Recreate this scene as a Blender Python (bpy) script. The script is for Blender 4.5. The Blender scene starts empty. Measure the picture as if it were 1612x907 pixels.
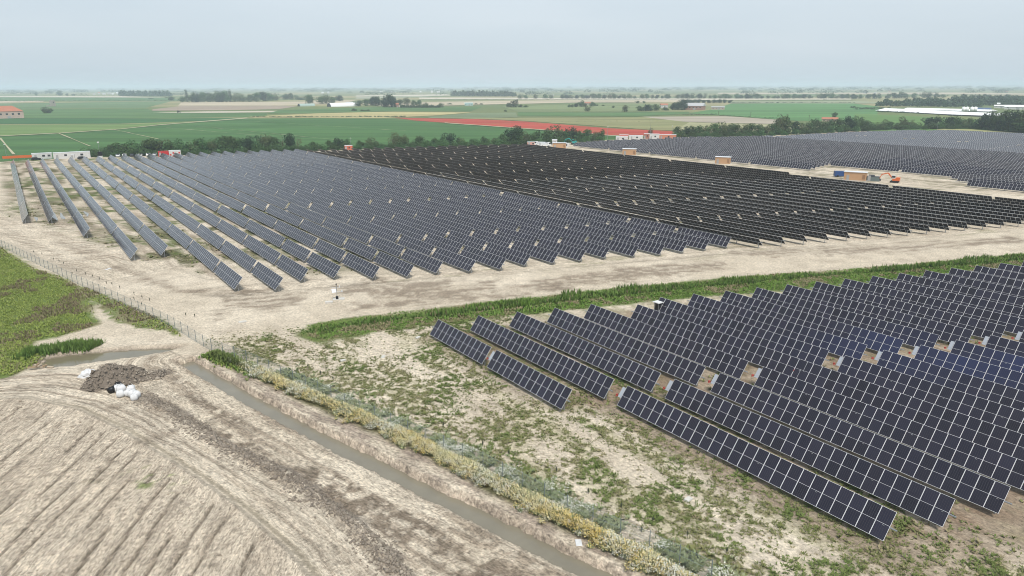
import bpy, math, random
import numpy as np
from mathutils import Vector, Matrix

random.seed(7); rng = np.random.default_rng(7)
scene = bpy.context.scene
COL = scene.collection

# ------------------------------------------------------------------ camera
H = 34.8; FPX = 1110.0; PW, PH = 1612.0, 907.0
HL, HR = 138.0, 133.0
roll = math.atan2(HR-HL, PW)
pitch = math.atan((PH/2-(HL+HR)/2)*math.cos(roll)/FPX)
Fv = np.array([0, math.cos(pitch), -math.sin(pitch)])
R0 = np.array([1., 0, 0]); U0 = np.cross(R0, Fv)
Rv = math.cos(roll)*R0 + math.sin(roll)*U0
Uv = -math.sin(roll)*R0 + math.cos(roll)*U0
cam_d = bpy.data.cameras.new("camera"); cam = bpy.data.objects.new("camera", cam_d); COL.objects.link(cam)
m4 = Matrix(((Rv[0], Uv[0], -Fv[0], 0), (Rv[1], Uv[1], -Fv[1], 0), (Rv[2], Uv[2], -Fv[2], H), (0, 0, 0, 1)))
cam.matrix_world = m4
cam_d.sensor_width = 36; cam_d.lens = 36*FPX/PW; cam_d.clip_start = 0.5; cam_d.clip_end = 60000
scene.camera = cam

# ------------------------------------------------------------------ sky, sun, exposure
SUN_EL, SUN_AZ = math.radians(58), math.radians(165)      # azimuth measured from +Y towards +X
world = bpy.data.worlds.new("World"); scene.world = world; world.use_nodes = True
nt = world.node_tree; nt.nodes.clear()
wo = nt.nodes.new("ShaderNodeOutputWorld"); bg = nt.nodes.new("ShaderNodeBackground")
sky = nt.nodes.new("ShaderNodeTexSky"); sky.sky_type = 'NISHITA'; sky.sun_disc = False
sky.sun_elevation = SUN_EL; sky.sun_rotation = SUN_AZ
sky.air_density = 1.0; sky.dust_density = 3.0; sky.ozone_density = 1.0
# thin overcast: a grey-white cloud sheet over most of the blue sky
tc = nt.nodes.new("ShaderNodeTexCoord"); mp = nt.nodes.new("ShaderNodeMapping")
mp.inputs['Scale'].default_value = (1.0, 1.0, 5.0)
nz = nt.nodes.new("ShaderNodeTexNoise"); nz.inputs['Scale'].default_value = 1.6; nz.inputs['Detail'].default_value = 4; nz.inputs['Roughness'].default_value = .5
cr = nt.nodes.new("ShaderNodeValToRGB")
cr.color_ramp.elements[0].position = .30; cr.color_ramp.elements[0].color = (5.3, 6.25, 7.0, 1)
cr.color_ramp.elements[1].position = .72; cr.color_ramp.elements[1].color = (6.5, 7.25, 7.85, 1)
mx = nt.nodes.new("ShaderNodeMix"); mx.data_type = 'RGBA'; mx.inputs['Factor'].default_value = .82
L = nt.links.new
L(tc.outputs['Generated'], mp.inputs['Vector']); L(mp.outputs['Vector'], nz.inputs['Vector'])
L(nz.outputs['Fac'], cr.inputs['Fac'])
L(sky.outputs['Color'], mx.inputs[6]); L(cr.outputs['Color'], mx.inputs[7])
L(mx.outputs[2], bg.inputs['Color']); bg.inputs['Strength'].default_value = 0.089
L(bg.outputs[0], wo.inputs['Surface'])
sun_d = bpy.data.lights.new("sun", 'SUN'); sun_d.energy = 2.5; sun_d.angle = math.radians(13); sun_d.color = (1.0, .955, .89)
sun = bpy.data.objects.new("sun", sun_d); COL.objects.link(sun)
sd = Vector((math.sin(SUN_AZ)*math.cos(SUN_EL), math.cos(SUN_AZ)*math.cos(SUN_EL), math.sin(SUN_EL)))
sun.rotation_euler = sd.to_track_quat('Z', 'Y').to_euler(); sun.location = (0, 0, 200)
vs = scene.view_settings; vs.view_transform = 'Standard'; vs.look = 'None'; vs.exposure = 0.42; vs.gamma = 1; vs.use_curve_mapping = False
scene.cycles.volume_bounces = 1; scene.cycles.max_bounces = 6; scene.cycles.transparent_max_bounces = 12
scene.cycles.diffuse_bounces = 2; scene.cycles.glossy_bounces = 2
scene.cycles.pixel_filter_type = 'BLACKMAN_HARRIS'; scene.cycles.filter_width = 1.0
HAZE_DENSITY = 1.6e-4

# ------------------------------------------------------------------ where a pixel of the survey picture meets the ground
def ray(x, y): return (x-PW/2)/FPX*Rv - (y-PH/2)/FPX*Uv + Fv
def at(x, y, z=0.0):
    r = ray(x, y); t = (z-H)/r[2]; return Vector((t*r[0], t*r[1], z))
def px_per_m(p): return FPX/float(np.dot(np.array(p)-np.array([0, 0, H]), Fv))
_v = ray(-8, 137.5); _n = math.hypot(_v[0], _v[1])
DV = np.array([_v[0]/_n, _v[1]/_n]); CV = np.array([DV[1], -DV[0]])      # along the rows, across the rows
ROW_ANG = math.atan2(DV[1], DV[0])
def W(u, v, z=0.0): return Vector((u*CV[0]+v*DV[0], u*CV[1]+v*DV[1], z))
def UV(p): return (p[0]*CV[0]+p[1]*CV[1], p[0]*DV[0]+p[1]*DV[1])
def uvpx(x, y): return UV(at(x, y))
def to_px(p):
    d = np.array(p, float)-np.array([0, 0, H]); z = d@Fv
    return PW/2+FPX*(d@Rv)/z, PH/2-FPX*(d@Uv)/z, z

# ------------------------------------------------------------------ noise
def _h(ix, iy, s):
    n = (ix.astype(np.int64)*374761393 + iy.astype(np.int64)*668265263 + s*974634777) & 0xffffffff
    n = ((n ^ (n >> 13))*1274126177) & 0xffffffff
    n = (n ^ (n >> 16)) & 0xffffffff
    return n.astype(np.float64)/4294967295.0
def vn(x, y, s=0):
    x = np.asarray(x, float); y = np.asarray(y, float)
    ix = np.floor(x); iy = np.floor(y); fx = x-ix; fy = y-iy
    fx = fx*fx*(3-2*fx); fy = fy*fy*(3-2*fy)
    a = _h(ix, iy, s); b = _h(ix+1, iy, s); c = _h(ix, iy+1, s); d = _h(ix+1, iy+1, s)
    return (a*(1-fx)+b*fx)*(1-fy)+(c*(1-fx)+d*fx)*fy
def fbm(x, y, s=0, o=4, g=.5):
    t = 0; a = 1; n = 0
    for i in range(o):
        t = t+a*vn(np.asarray(x)*2**i+17.3*i, np.asarray(y)*2**i-9.1*i, s+i); n += a; a *= g
    return t/n
def ss(a, b, x):
    t = np.clip((np.asarray(x, float)-a)/(b-a), 0, 1); return t*t*(3-2*t)
def poly_dist(px, py, pts, closed=False):
    """signed distance to a polyline (sign = side) or to a polygon (negative inside), and length along it"""
    px = np.asarray(px, float); py = np.asarray(py, float)
    best = np.full(px.shape, 1e18); side = np.ones(px.shape); along = np.zeros(px.shape); acc = 0
    inside = np.zeros(px.shape, bool)
    P = list(pts)+([pts[0]] if closed else [])
    for (ax, ay), (bx, by) in zip(P[:-1], P[1:]):
        dx, dy = bx-ax, by-ay; l2 = dx*dx+dy*dy+1e-12
        t = np.clip(((px-ax)*dx+(py-ay)*dy)/l2, 0, 1)
        d2 = (px-ax-t*dx)**2+(py-ay-t*dy)**2
        m = d2 < best
        best = np.where(m, d2, best); along = np.where(m, acc+t*math.sqrt(l2), along)
        side = np.where(m, np.sign((px-ax)*dy-(py-ay)*dx), side); acc += math.sqrt(l2)
        if closed:
            c = ((ay > py) != (by > py)) & (px < (bx-ax)*(py-ay)/((by-ay) if by != ay else 1e-12)+ax)
            inside ^= c
    d = np.sqrt(best)
    if closed: return np.where(inside, -d, d), along
    return d*side, along
def ground_pts(pxs): return [tuple(at(*q)[:2]) for q in pxs]

# ------------------------------------------------------------------ materials
def mat(name, col, rough=.8, metal=0.0, spec=.3, noise=None, nscale=1.0, island=0.0, bump=0.0, coord='Object'):
    m = bpy.data.materials.new(name); m.use_nodes = True
    n = m.node_tree.nodes; l = m.node_tree.links.new; b = n['Principled BSDF']
    b.inputs['Roughness'].default_value = rough; b.inputs['Metallic'].default_value = metal
    b.inputs['Specular IOR Level'].default_value = spec
    c = (*col, 1)
    b.inputs['Base Color'].default_value = c
    src = None
    if noise:
        t = n.new("ShaderNodeTexCoord"); x = n.new("ShaderNodeTexNoise"); x.inputs['Scale'].default_value = nscale
        x.inputs['Detail'].default_value = 5; x.inputs['Roughness'].default_value = .6
        l(t.outputs[coord], x.inputs['Vector'])
        r = n.new("ShaderNodeMapRange"); r.inputs[1].default_value = .3; r.inputs[2].default_value = .7
        l(x.outputs['Fac'], r.inputs[0])
        q = n.new("ShaderNodeMix"); q.data_type = 'RGBA'; q.inputs[6].default_value = c; q.inputs[7].default_value = (*noise, 1)
        l(r.outputs[0], q.inputs['Factor']); src = q.outputs[2]
        if bump:
            bp = n.new("ShaderNodeBump"); bp.inputs['Strength'].default_value = bump; bp.inputs['Distance'].default_value = .1
            l(x.outputs['Fac'], bp.inputs['Height']); l(bp.outputs[0], b.inputs['Normal'])
    if island:
        g = n.new("ShaderNodeNewGeometry"); r = n.new("ShaderNodeMapRange")
        r.inputs[3].default_value = 1-island; r.inputs[4].default_value = 1+island
        l(g.outputs['Random Per Island'], r.inputs[0])
        q = n.new("ShaderNodeMix"); q.data_type = 'RGBA'; q.blend_type = 'MULTIPLY'; q.inputs['Factor'].default_value = 1
        if src: l(src, q.inputs[6])
        else: q.inputs[6].default_value = c
        cb = n.new("ShaderNodeCombineColor")
        for i in range(3): l(r.outputs[0], cb.inputs[i])
        l(cb.outputs[0], q.inputs[7]); src = q.outputs[2]
    if src: l(src, b.inputs['Base Color'])
    return m
def ramp_mat(name, cols, rough=.75, obj_random=False, spec=.2):
    """leaf-like material: one of several natural colours per island, drifting over the plant"""
    m = bpy.data.materials.new(name); m.use_nodes = True
    n = m.node_tree.nodes; l = m.node_tree.links.new; b = n['Principled BSDF']
    b.inputs['Roughness'].default_value = rough; b.inputs['Specular IOR Level'].default_value = spec
    g = n.new("ShaderNodeNewGeometry"); r = n.new("ShaderNodeValToRGB"); e = r.color_ramp.elements
    while len(e) < len(cols): e.new(.5)
    for i, c in enumerate(cols): e[i].position = i/(len(cols)-1); e[i].color = (*c, 1)
    t = n.new("ShaderNodeTexCoord"); x = n.new("ShaderNodeTexNoise"); x.inputs['Scale'].default_value = .45; x.inputs['Detail'].default_value = 3
    l(t.outputs['Object'], x.inputs['Vector'])
    mr = n.new("ShaderNodeMapRange"); mr.inputs[1].default_value = .3; mr.inputs[2].default_value = .7; l(x.outputs['Fac'], mr.inputs[0])
    a = n.new("ShaderNodeMath"); a.operation = 'MULTIPLY'; a.inputs[1].default_value = .5; l(g.outputs['Random Per Island'], a.inputs[0])
    a2 = n.new("ShaderNodeMath"); a2.operation = 'MULTIPLY_ADD'; a2.inputs[1].default_value = .5; l(mr.outputs[0], a2.inputs[0]); l(a.outputs[0], a2.inputs[2])
    l(a2.outputs[0], r.inputs['Fac']); src = r.outputs['Color']
    if obj_random:
        o = n.new("ShaderNodeObjectInfo"); hs = n.new("ShaderNodeHueSaturation")
        h1 = n.new("ShaderNodeMapRange"); h1.inputs[3].default_value = .475; h1.inputs[4].default_value = .515; l(o.outputs['Random'], h1.inputs[0])
        h2 = n.new("ShaderNodeMapRange"); h2.inputs[3].default_value = .75; h2.inputs[4].default_value = 1.3; l(o.outputs['Random'], h2.inputs[0])
        l(h1.outputs[0], hs.inputs['Hue']); l(h2.outputs[0], hs.inputs['Value']); l(src, hs.inputs['Color']); src = hs.outputs['Color']
    l(src, b.inputs['Base Color'])
    return m

# ------------------------------------------------------------------ mesh builder
class MB:
    def __init__(s): s.v = []; s.f = []; s.m = []; s.uv = []
    def face(s, pts, m=0, uv=None):
        i = len(s.v); s.v += [tuple(p) for p in pts]; s.f.append(tuple(range(i, i+len(pts)))); s.m.append(m)
        s.uv.append(uv or [(0, 0)]*len(pts))
    def mesh(s, verts, faces, m=0):
        i = len(s.v); s.v += [tuple(p) for p in verts]
        for f in faces: s.f.append(tuple(i+k for k in f)); s.m.append(m); s.uv.append([(0, 0)]*len(f))
    def box(s, c, size, m=0, rz=0.0, taper=1.0):
        x, y, z = size[0]/2, size[1]/2, size[2]/2; t = taper
        vs_ = [(-x, -y, -z), (x, -y, -z), (x, y, -z), (-x, y, -z), (-x*t, -y*t, z), (x*t, -y*t, z), (x*t, y*t, z), (-x*t, y*t, z)]
        ca, sa = math.cos(rz), math.sin(rz)
        s.mesh([(c[0]+a*ca-b*sa, c[1]+a*sa+b*ca, c[2]+d) for a, b, d in vs_],
               [(3, 2, 1, 0), (4, 5, 6, 7), (0, 1, 5, 4), (1, 2, 6, 5), (2, 3, 7, 6), (3, 0, 4, 7)], m)
    def tube(s, p0, p1, r0, r1=None, n=8, m=0):
        r1 = r0 if r1 is None else r1; p0 = Vector(p0); p1 = Vector(p1); d = (p1-p0).normalized()
        a = d.cross(Vector((0, 0, 1)) if abs(d.z) < .9 else Vector((1, 0, 0))).normalized(); b = d.cross(a)
        vs_ = []
        for p, r in ((p0, r0), (p1, r1)):
            for k in range(n):
                t = 2*math.pi*k/n; vs_.append(p+a*math.cos(t)*r+b*math.sin(t)*r)
        fs = [(k, (k+1) % n, n+(k+1) % n, n+k) for k in range(n)]+[tuple(range(n-1, -1, -1)), tuple(range(n, 2*n))]
        s.mesh(vs_, fs, m)
    def prism(s, prof, y0, y1, m=0):
        """profile in x,z swept along y"""
        n = len(prof); vs_ = [(x, y0, z) for x, z in prof]+[(x, y1, z) for x, z in prof]
        fs = [(k, (k+1) % n, n+(k+1) % n, n+k) for k in range(n)]+[tuple(range(n-1, -1, -1)), tuple(range(n, 2*n))]
        s.mesh(vs_, fs, m)
    def lump(s, c, r, m=0, seed=0, n=10, k=6, rough=.25, flat=.6):
        rr = random.Random(seed); vs_ = [(c[0], c[1], c[2]+r[2])]
        ph = rr.random()*9
        for j in range(1, k+1):
            t = math.pi*.5*j/k
            for i in range(n):
                a = 2*math.pi*i/n
                q = 1+rough*(math.sin(3*a+ph+2*t)*.5+rr.uniform(-.6, .6))
                vs_.append((c[0]+r[0]*q*math.sin(t)*math.cos(a), c[1]+r[1]*q*math.sin(t)*math.sin(a), c[2]+(r[2]*math.cos(t)*(1+rough*rr.uniform(-.4, .4)) if j < k else 0)))
        fs = [(0, 1+i, 1+(i+1) % n) for i in range(n)]
        for j in range(k-1):
            b = 1+j*n
            fs += [(b+i, b+n+i, b+n+(i+1) % n, b+(i+1) % n) for i in range(n)]
        s.mesh(vs_, fs, m)
    def data(s, name, mats, smooth=False):
        me = bpy.data.meshes.new(name); me.from_pydata(s.v, [], s.f)
        for mm in mats: me.materials.append(mm)
        me.polygons.foreach_set('material_index', s.m)
        if any(any(q != (0, 0) for q in u) for u in s.uv):
            ul = me.uv_layers.new(name='UVMap')
            ul.data.foreach_set('uv', np.array([c for u in s.uv for q in u for c in q], np.float32))
        if smooth: me.polygons.foreach_set('use_smooth', [True]*len(s.f))
        me.update(); return me
    def build(s, name, mats, parent=None, smooth=False):
        if not isinstance(mats, (list, tuple)): mats = [mats]
        return link(name, s.data(name, mats, smooth), parent)
def link(name, me, parent=None):
    o = bpy.data.objects.new(name, me); COL.objects.link(o)
    if parent: o.parent = parent
    return o
def tag(o, label=None, cat=None, group=None, kind=None):
    if label: o['label'] = label
    if cat: o['category'] = cat
    if group: o['group'] = group
    if kind: o['kind'] = kind
    return o
def thing(name, label, cat, loc=(0, 0, 0), rz=0.0, group=None):
    o = bpy.data.objects.new(name, None); COL.objects.link(o); o.empty_display_size = .3
    o.location = loc; o.rotation_euler = (0, 0, rz); return tag(o, label, cat, group)
def copy_tree(o, parent=None):
    c = o.copy(); COL.objects.link(c); c.parent = parent
    for ch in list(o.children): copy_tree(ch, c)
    return c
def big_mesh(name, verts, quads, mats, midx=None, smooth=False):
    """numpy mesh; quads (n,3|4)"""
    me = bpy.data.meshes.new(name); nv = len(verts); nf, k = quads.shape
    me.vertices.add(nv); me.vertices.foreach_set('co', np.ascontiguousarray(verts, np.float32).ravel())
    me.loops.add(nf*k); me.loops.foreach_set('vertex_index', np.ascontiguousarray(quads, np.int32).ravel())
    me.polygons.add(nf); me.polygons.foreach_set('loop_start', np.arange(0, nf*k, k, dtype=np.int32))
    for mm in mats: me.materials.append(mm)
    if midx is not None: me.polygons.foreach_set('material_index', np.ascontiguousarray(midx, np.int32))
    if smooth: me.polygons.foreach_set('use_smooth', np.ones(nf, bool))
    me.update(calc_edges=True); me.validate(); return me

# ================================================================== THE GROUND
DITCH = ground_pts([(289, 563.5), (428, 644), (619, 740), (957, 907)])
_dx, _dy = DITCH[3][0]-DITCH[2][0], DITCH[3][1]-DITCH[2][1]; _dl = math.hypot(_dx, _dy)
DITCH[3] = (DITCH[3][0]+_dx/_dl*40, DITCH[3][1]+_dy/_dl*40)
POND = ground_pts([(55, 577), (66, 563), (100, 556), (150, 551), (205, 547), (285, 544), (262, 550), (215, 559), (165, 565), (110, 573)])
ROAD = ground_pts([(-90, 627), (0, 618), (60, 616), (150, 634), (225, 668), (300, 712), (370, 757), (430, 800), (490, 850), (540, 905), (600, 985)])
RIDGE = ground_pts([(215, 622), (260, 643), (310, 676), (345, 700), (400, 728), (450, 750), (500, 787), (548, 820), (600, 870), (640, 912), (700, 985)])
MEADOW = ground_pts([(-200, 600), (-200, 340), (0, 392), (55, 425), (105, 443), (140, 475), (152, 510), (130, 520), (90, 530), (50, 536), (45, 550), (70, 562), (50, 577), (20, 590), (0, 598)])
VERGE = ground_pts([(-100, 340), (0, 390), (60, 428), (150, 460), (262, 508), (285, 530), (262, 520), (215, 515), (185, 505), (150, 478), (105, 440), (55, 424), (0, 392)])
PATH_GAP = ground_pts([(115, 470), (150, 475), (195, 498), (215, 520), (330, 545), (285, 545), (150, 550), (60, 548), (90, 532), (150, 515)])
FENCE = ground_pts([(-130, 332), (0, 388), (130, 451), (262, 510), (331, 552), (394, 574), (480, 612), (547, 644), (619, 676), (760, 738), (902, 814), (1032, 872), (1160, 935)])
FLOWERS = ground_pts([(335, 560), (400, 586), (443, 607), (493, 630), (560, 658), (640, 694), (697, 724), (800, 777), (880, 819), (960, 860), (1030, 895), (1120, 942)])
MUD = [ground_pts(p) for p in ([(275, 455), (330, 458), (400, 452), (480, 462), (462, 480), (420, 488), (370, 485), (345, 500), (330, 490), (350, 474)],
       [(505, 452), (600, 440), (700, 445), (780, 440), (800, 452), (720, 465), (610, 470), (530, 462)],
       [(560, 478), (640, 470), (760, 462), (880, 444), (900, 452), (760, 472), (640, 482), (570, 486)],
       [(800, 452), (900, 432), (1010, 420), (1130, 412), (1150, 420), (1000, 440), (880, 455)],
       [(1130, 398), (1230, 392), (1400, 385), (1600, 372), (1640, 378), (1400, 398), (1230, 404)],
       [(180, 420), (250, 440), (280, 450), (250, 452), (190, 432)], [(120, 388), (150, 402), (150, 412), (110, 396)])]
REEDS = ground_pts([(472, 528), (490, 512), (560, 500), (760, 478), (1000, 452), (1200, 434), (1400, 420), (1700, 393), (1700, 408), (1612, 420), (1430, 440), (1300, 452), (1000, 476), (760, 502), (600, 520), (500, 540)])
REED_TOP = ground_pts([(478, 524), (560, 508), (760, 486), (1000, 459), (1200, 440), (1400, 425), (1700, 398)])
SITE = [tuple(W(u, v)[:2]) for u, v in [(-260, 470), (0, 452), (32, 438), (80, 416), (122, 408), (166, 396), (212, 376), (265, 366), (317, 358), (385, 348), (443, 322), (517, 312), (600, 305), (700, 262), (760, 150), (620, -260), (-160, -260)]]
FURROW = math.radians(30.6)
def furrow_s(u, v): return u*math.cos(FURROW)-v*math.sin(FURROW)

def ground_fields(x, y):
    """height and soil colour of the near ground at world x, y (numpy)"""
    u = x*CV[0]+y*CV[1]; v = x*DV[0]+y*DV[1]
    h = (fbm(x/9, y/9, 3, 3)-.5)*.16*ss(0, 3, np.hypot(x, y))
    SAND = np.array([.60, .515, .40]); PALE = np.array([.70, .61, .485]); BROWN = np.array([.315, .25, .185]); DARK = np.array([.165, .135, .108])
    GREEN = np.array([.135, .18, .05]); OLIVE = np.array([.20, .195, .085]); RED = np.array([.235, .175, .125]); DRY = np.array([.28, .228, .168])
    n1 = fbm(x/14, y/14, 11, 4); n2 = fbm(x/3.2, y/3.2, 21, 4); n3 = fbm(x/.9, y/.9, 31, 3)
    S1, S2, SA = x.copy(), y.copy(), np.full(x.shape, .38)
    def streak(mask, a, b, amt):
        S1[mask] = a[mask]; S2[mask] = b[mask]; SA[mask] = amt
    def lerp(c, t, col): t = np.clip(t, 0, 1)[..., None]; return c*(1-t)+col*t
    c = np.broadcast_to(SAND, x.shape+(3,)).copy()
    c = lerp(c, ss(.45, .7, n1)*.75, PALE); c = lerp(c, ss(.5, .8, n2)*.30, BROWN)
    c = lerp(c, ss(.55, .8, n3)*.18, BROWN)
    # rows of the tracker fields: wheel lanes and weeds between the tables
    lane = np.cos(2*math.pi*(u-.9)/5.72)
    infield = ss(-6, 0, u)*ss(0, 14, v-(97-.33*(u-127)+np.where(u < 27, np.clip(27-u, 0, 27)*3.4, 0)))*ss(340, 300, v*0+np.abs(u-300)*.0+0)
    w = fbm(u/2.2, v/11, 41, 4); w2 = fbm(u/9, v/5, 45, 4)
    c = lerp(c, infield*ss(.42, .58, w)*ss(.38, .52, w2)*(.62+.38*ss(80, 30, u)), OLIVE*.62)
    c = lerp(c, infield*ss(.44, .6, fbm(u/1.6, v/5, 47, 3))*ss(.40, .54, fbm(u/22, v/14, 48, 3))*ss(85, 25, u)*.95, GREEN*.85)
    c = lerp(c, infield*ss(.52, .68, fbm(u/1.3, v/20, 43, 3))*(.4+.3*ss(70, 25, u)), BROWN)
    # the bare strip in front of the tables: streaks along the traffic
    strip = ss(6, -4, v-(97-.33*(u-127)))*ss(20, 34, v-(66-.32*(u-125)))*ss(15, 28, u)
    st = fbm((u*.31+v*.95)/1.1, (u*.95-v*.31)/16, 51, 4)
    c = lerp(c, strip*ss(.5, .68, st)*.4, BROWN); c = lerp(c, strip*ss(.5, .35, st)*.5, PALE)
    c = lerp(c, strip*ss(.58, .72, fbm((u*.31+v*.95)/2.5, (u*.95-v*.31)/9, 53, 4))*.65*ss(40, 60, u), OLIVE)
    streak((strip > .5), u*.31+v*.95, (u*.95-v*.31)*.22, .75)
    streak((infield > .5), u, v*.35, .6)
    for i, p in enumerate(MUD):
        d, _ = poly_dist(x, y, p, True)
        d = d+(fbm(x/2.4, y/2.4, 61+i, 4)-.5)*7
        mm = ss(1.6, -1.6, d); sk = fbm((u*.31+v*.95)/.7, (u*.95-v*.31)/7, 65+i, 3)
        c = lerp(c, mm*(.30+.55*ss(.40, .54, sk)), BROWN*.82)
        h = h-mm*.05*ss(.4, .6, sk)
    q_ = u*.31+v*.95; l_ = u*.95-v*.31
    for i, o_ in enumerate((126.0, 124.1, 119.6, 117.8, 113.4, 111.6, 107.4, 105.6, 103.6)):
        qq = np.abs(q_-o_-(fbm(l_/26, l_*0+o_//4, 141, 2)-.5)*7)
        c = lerp(c, strip*ss(.62, .2, qq)*ss(.34, .56, vn(l_/13, l_*0+i, 143))*.8, BROWN*.72); c = lerp(c, strip*ss(.75, .3, np.abs(qq-.5))*.35, PALE)
    # left lane beside the fence: streaks along the fence
    fd, fa = poly_dist(x, y, FENCE)
    lf = ss(1, 4, -fd)*ss(46, 14, -fd)*ss(150, 100, fa)
    s4 = fbm(fd/.8, fa/14, 71, 4); c = lerp(c, lf*ss(.55, .72, s4)*.5, BROWN); c = lerp(c, lf*ss(.5, .38, s4)*.5, PALE)
    streak((lf > .45) & (strip < .5), fd, fa*.2, .8)
    for i, o_ in enumerate((-4.2, -6.0, -9.5, -11.3, -15.2, -17.0, -21.5, -23.3)):
        qq = np.abs(fd-o_-(fbm(fa/30, fa*0+o_//4, 145, 2)-.5)*6)
        c = lerp(c, lf*ss(.5, .15, qq)*ss(.34, .56, vn(fa/11, fa*0+i, 147))*.75, BROWN*.75)
    # weedy ground between the fence and the nearest tables
    near = ss(0, 2, -fd)*ss(118, 100, fa*0+v)*ss(4, -6, v-(99-.32*(u-31)))*(v < 105)
    near = near*ss(22, 30, u+ (v-40)*.1)
    wn = fbm(u/1.7, v/7, 81, 4); wp = fbm(x/6, y/6, 83, 3); wf = fbm(x/.55, y/.55, 85, 3)
    weeds = near*ss(.34, .60, wn*.6+wp*.5-.02)*ss(.38, .60, wf)
    bare = ss(4.5, 1.5, np.hypot((u-39)/2.2, (v-85)/1.5)*1.0)
    weeds = weeds*(1-bare*.9)
    c = lerp(c, near*ss(.42, .62, wn)*.35, OLIVE*1.5)
    c = lerp(c, weeds*.6, OLIVE*.8)
    under = ss(-1.5, 1.5, u-45.5)*ss(2, -2, v-(87-.32*(u-46)))*ss(-6, -1, v-(22.5-.32*(u-50.5)))
    under = np.maximum(under*ss(54.5, 56.5, v+np.where(u > 49, 60, 0)), 0)
    un = fbm(u/1.2, v/4, 87, 4)
    c = lerp(c, under*(.6+.4*ss(.4, .6, un)), DRY*np.array([1.0, .9, .85])); c = lerp(c, under*ss(.52, .64, un)*.45*ss(.4, .6, wp), OLIVE*.8)
    skirt = ss(-3.2, -.4, u-45.5)*ss(5, -1, u-45.5)*ss(55, 60, v)*ss(88, 84, v)+ss(-3.4, -.6, u-50.2)*ss(4, 0, u-50.2)*ss(16, 22, v)*ss(56, 52, v)
    c = lerp(c, skirt*ss(.35, .6, un+.12)*.7, DRY*1.15)
    tail = ss(15, 21, v+.32*(u-50))*ss(24, 20, v+.32*(u-50))*ss(46, 50, u)
    c = lerp(c, tail*ss(.35, .6, un+.1)*.75, DRY*1.3)
    streak((near > .5) | (under > .5), u+50, v*.42, .55)
    # reed-lined drain
    rd, _ = poly_dist(x, y, REEDS, True)
    c = lerp(c, ss(1.3, -.6, rd+(n2-.5)*2.5), GREEN); h = h-ss(-.5, -2.5, rd)*.5
    # meadow, verge
    md, _ = poly_dist(x, y, MEADOW, True); vd, _ = poly_dist(x, y, VERGE, True)
    mnoise = fbm(x/5, y/5, 91, 4); gapd, _ = poly_dist(x, y, PATH_GAP, True)
    mc = lerp(np.broadcast_to(GREEN*1.1, c.shape).copy(), ss(.45, .62, mnoise), OLIVE*.95)
    c = lerp(c, ss(.8, -.5, md+(n2-.5)*2), mc)
    c = lerp(c, ss(.8, -.3, vd+(n3-.5)*2.2)*.9, lerp(mc, ss(.45, .6, n2)*.5, OLIVE))
    # ditch, pond
    dd, da = poly_dist(x, y, DITCH); dd = -dd             # positive on the fence side
    wob = (fbm(da/2.6, da*0, 95, 3)-.5)*.75+(fbm(da/.6, da*0+5, 96, 2)-.5)*.22
    e = np.abs(dd+wob*.35)-1.22+(fbm(x/.8, y/.8, 97, 3)-.5)*.5
    ins = (da > .2)
    # bank colours: streaks along the ditch
    bank = ss(-.2, .6, e)*ss(0, 1, da)
    fieldside = ss(.5, 0, fd*-1)*ss(9.5, 8, np.abs(dd))*ss(-.5, 1.5, da+2)
    rid, ria = poly_dist(x, y, RIDGE); rod, roa = poly_dist(x, y, ROAD)
    sd_, sa_ = np.abs(dd), da
    inner = (dd < 0)*ss(-3, 2, da+1)*ss(-.8, 1.2, rid*np.sign(1))                       # between ridge and ditch
    # choose the side of the ridge that faces the ditch
    mid_r = poly_dist(np.array([(DITCH[0][0]+RIDGE[3][0])/2]), np.array([(DITCH[0][1]+RIDGE[3][1])/2]), RIDGE)[0][0]
    rs = rid*np.sign(mid_r)
    inner = ss(-.5, 1.0, rs)*(dd < 0)*ss(-4, 1, da)
    k1 = fbm(dd/.55, da/9, 101, 4); k2 = fbm(dd/1.6+3, da/16, 103, 4); k3 = fbm(x/1.1, y/1.1, 105, 4)
    inner = np.where(rs > -.5, inner, 0)*(np.abs(dd) < 40)*(v < 101)
    c = lerp(c, inner*ss(.46, .62, k1)*.75, BROWN*.95)
    c = lerp(c, inner*ss(.42, .58, k2)*ss(.34, .52, k3)*ss(22, 6, rs)*ss(4, 16, da)*ss(1.0, 2.2, -dd-1.9)*.95, BROWN*.72)
    c = lerp(c, inner*ss(.58, .68, k3)*ss(.5, .6, k1)*.5, PALE*1.05)
    h = h+inner*(k1-.5)*.22
    streak((inner > .4) | ((np.abs(dd) < 7) & (da > 0) & (dd > 0)), dd, da*.32, .95)
    rb = ss(1.25, .25, np.abs(rs)+(k3-.5)*1.3)*ss(0, 5, ria)
    c = lerp(c, rb*.75, DARK*1.3+.06); h = h+rb*(.22+.35*(n3-.3))
    outer = ss(-.2, .5, e)*(dd > 0)*ss(7, 3.6, dd)*ss(0, 1.5, da)
    c = lerp(c, outer*ss(.42, .62, fbm(dd/.5, da/2.4, 107, 4))*.8, np.array([.32, .255, .205]))
    trench = ss(.18, -.35, e)*ss(-.1, .5, da); h = h*(1-trench)-trench*1.3
    wall = ss(.25, .05, e)*ss(-1.2, -.3, e)*ss(-.3, .3, da)
    c = lerp(c, wall*.85, np.array([.42, .34, .265])*(.8+.5*n3[..., None]))
    pd, _ = poly_dist(x, y, POND, True); pd = pd+(n3-.5)*.7
    pit = ss(.9, -.9, pd); h = h*(1-pit)-pit*.85
    c = lerp(c, ss(1.6, .3, pd)*.5, BROWN); c = lerp(c, ss(.4, -.2, pd), DARK)
    # haul road: tyre tracks following the bend
    mid_o = poly_dist(np.array([RIDGE[4][0]]), np.array([RIDGE[4][1]]), ROAD)[0][0]
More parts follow.
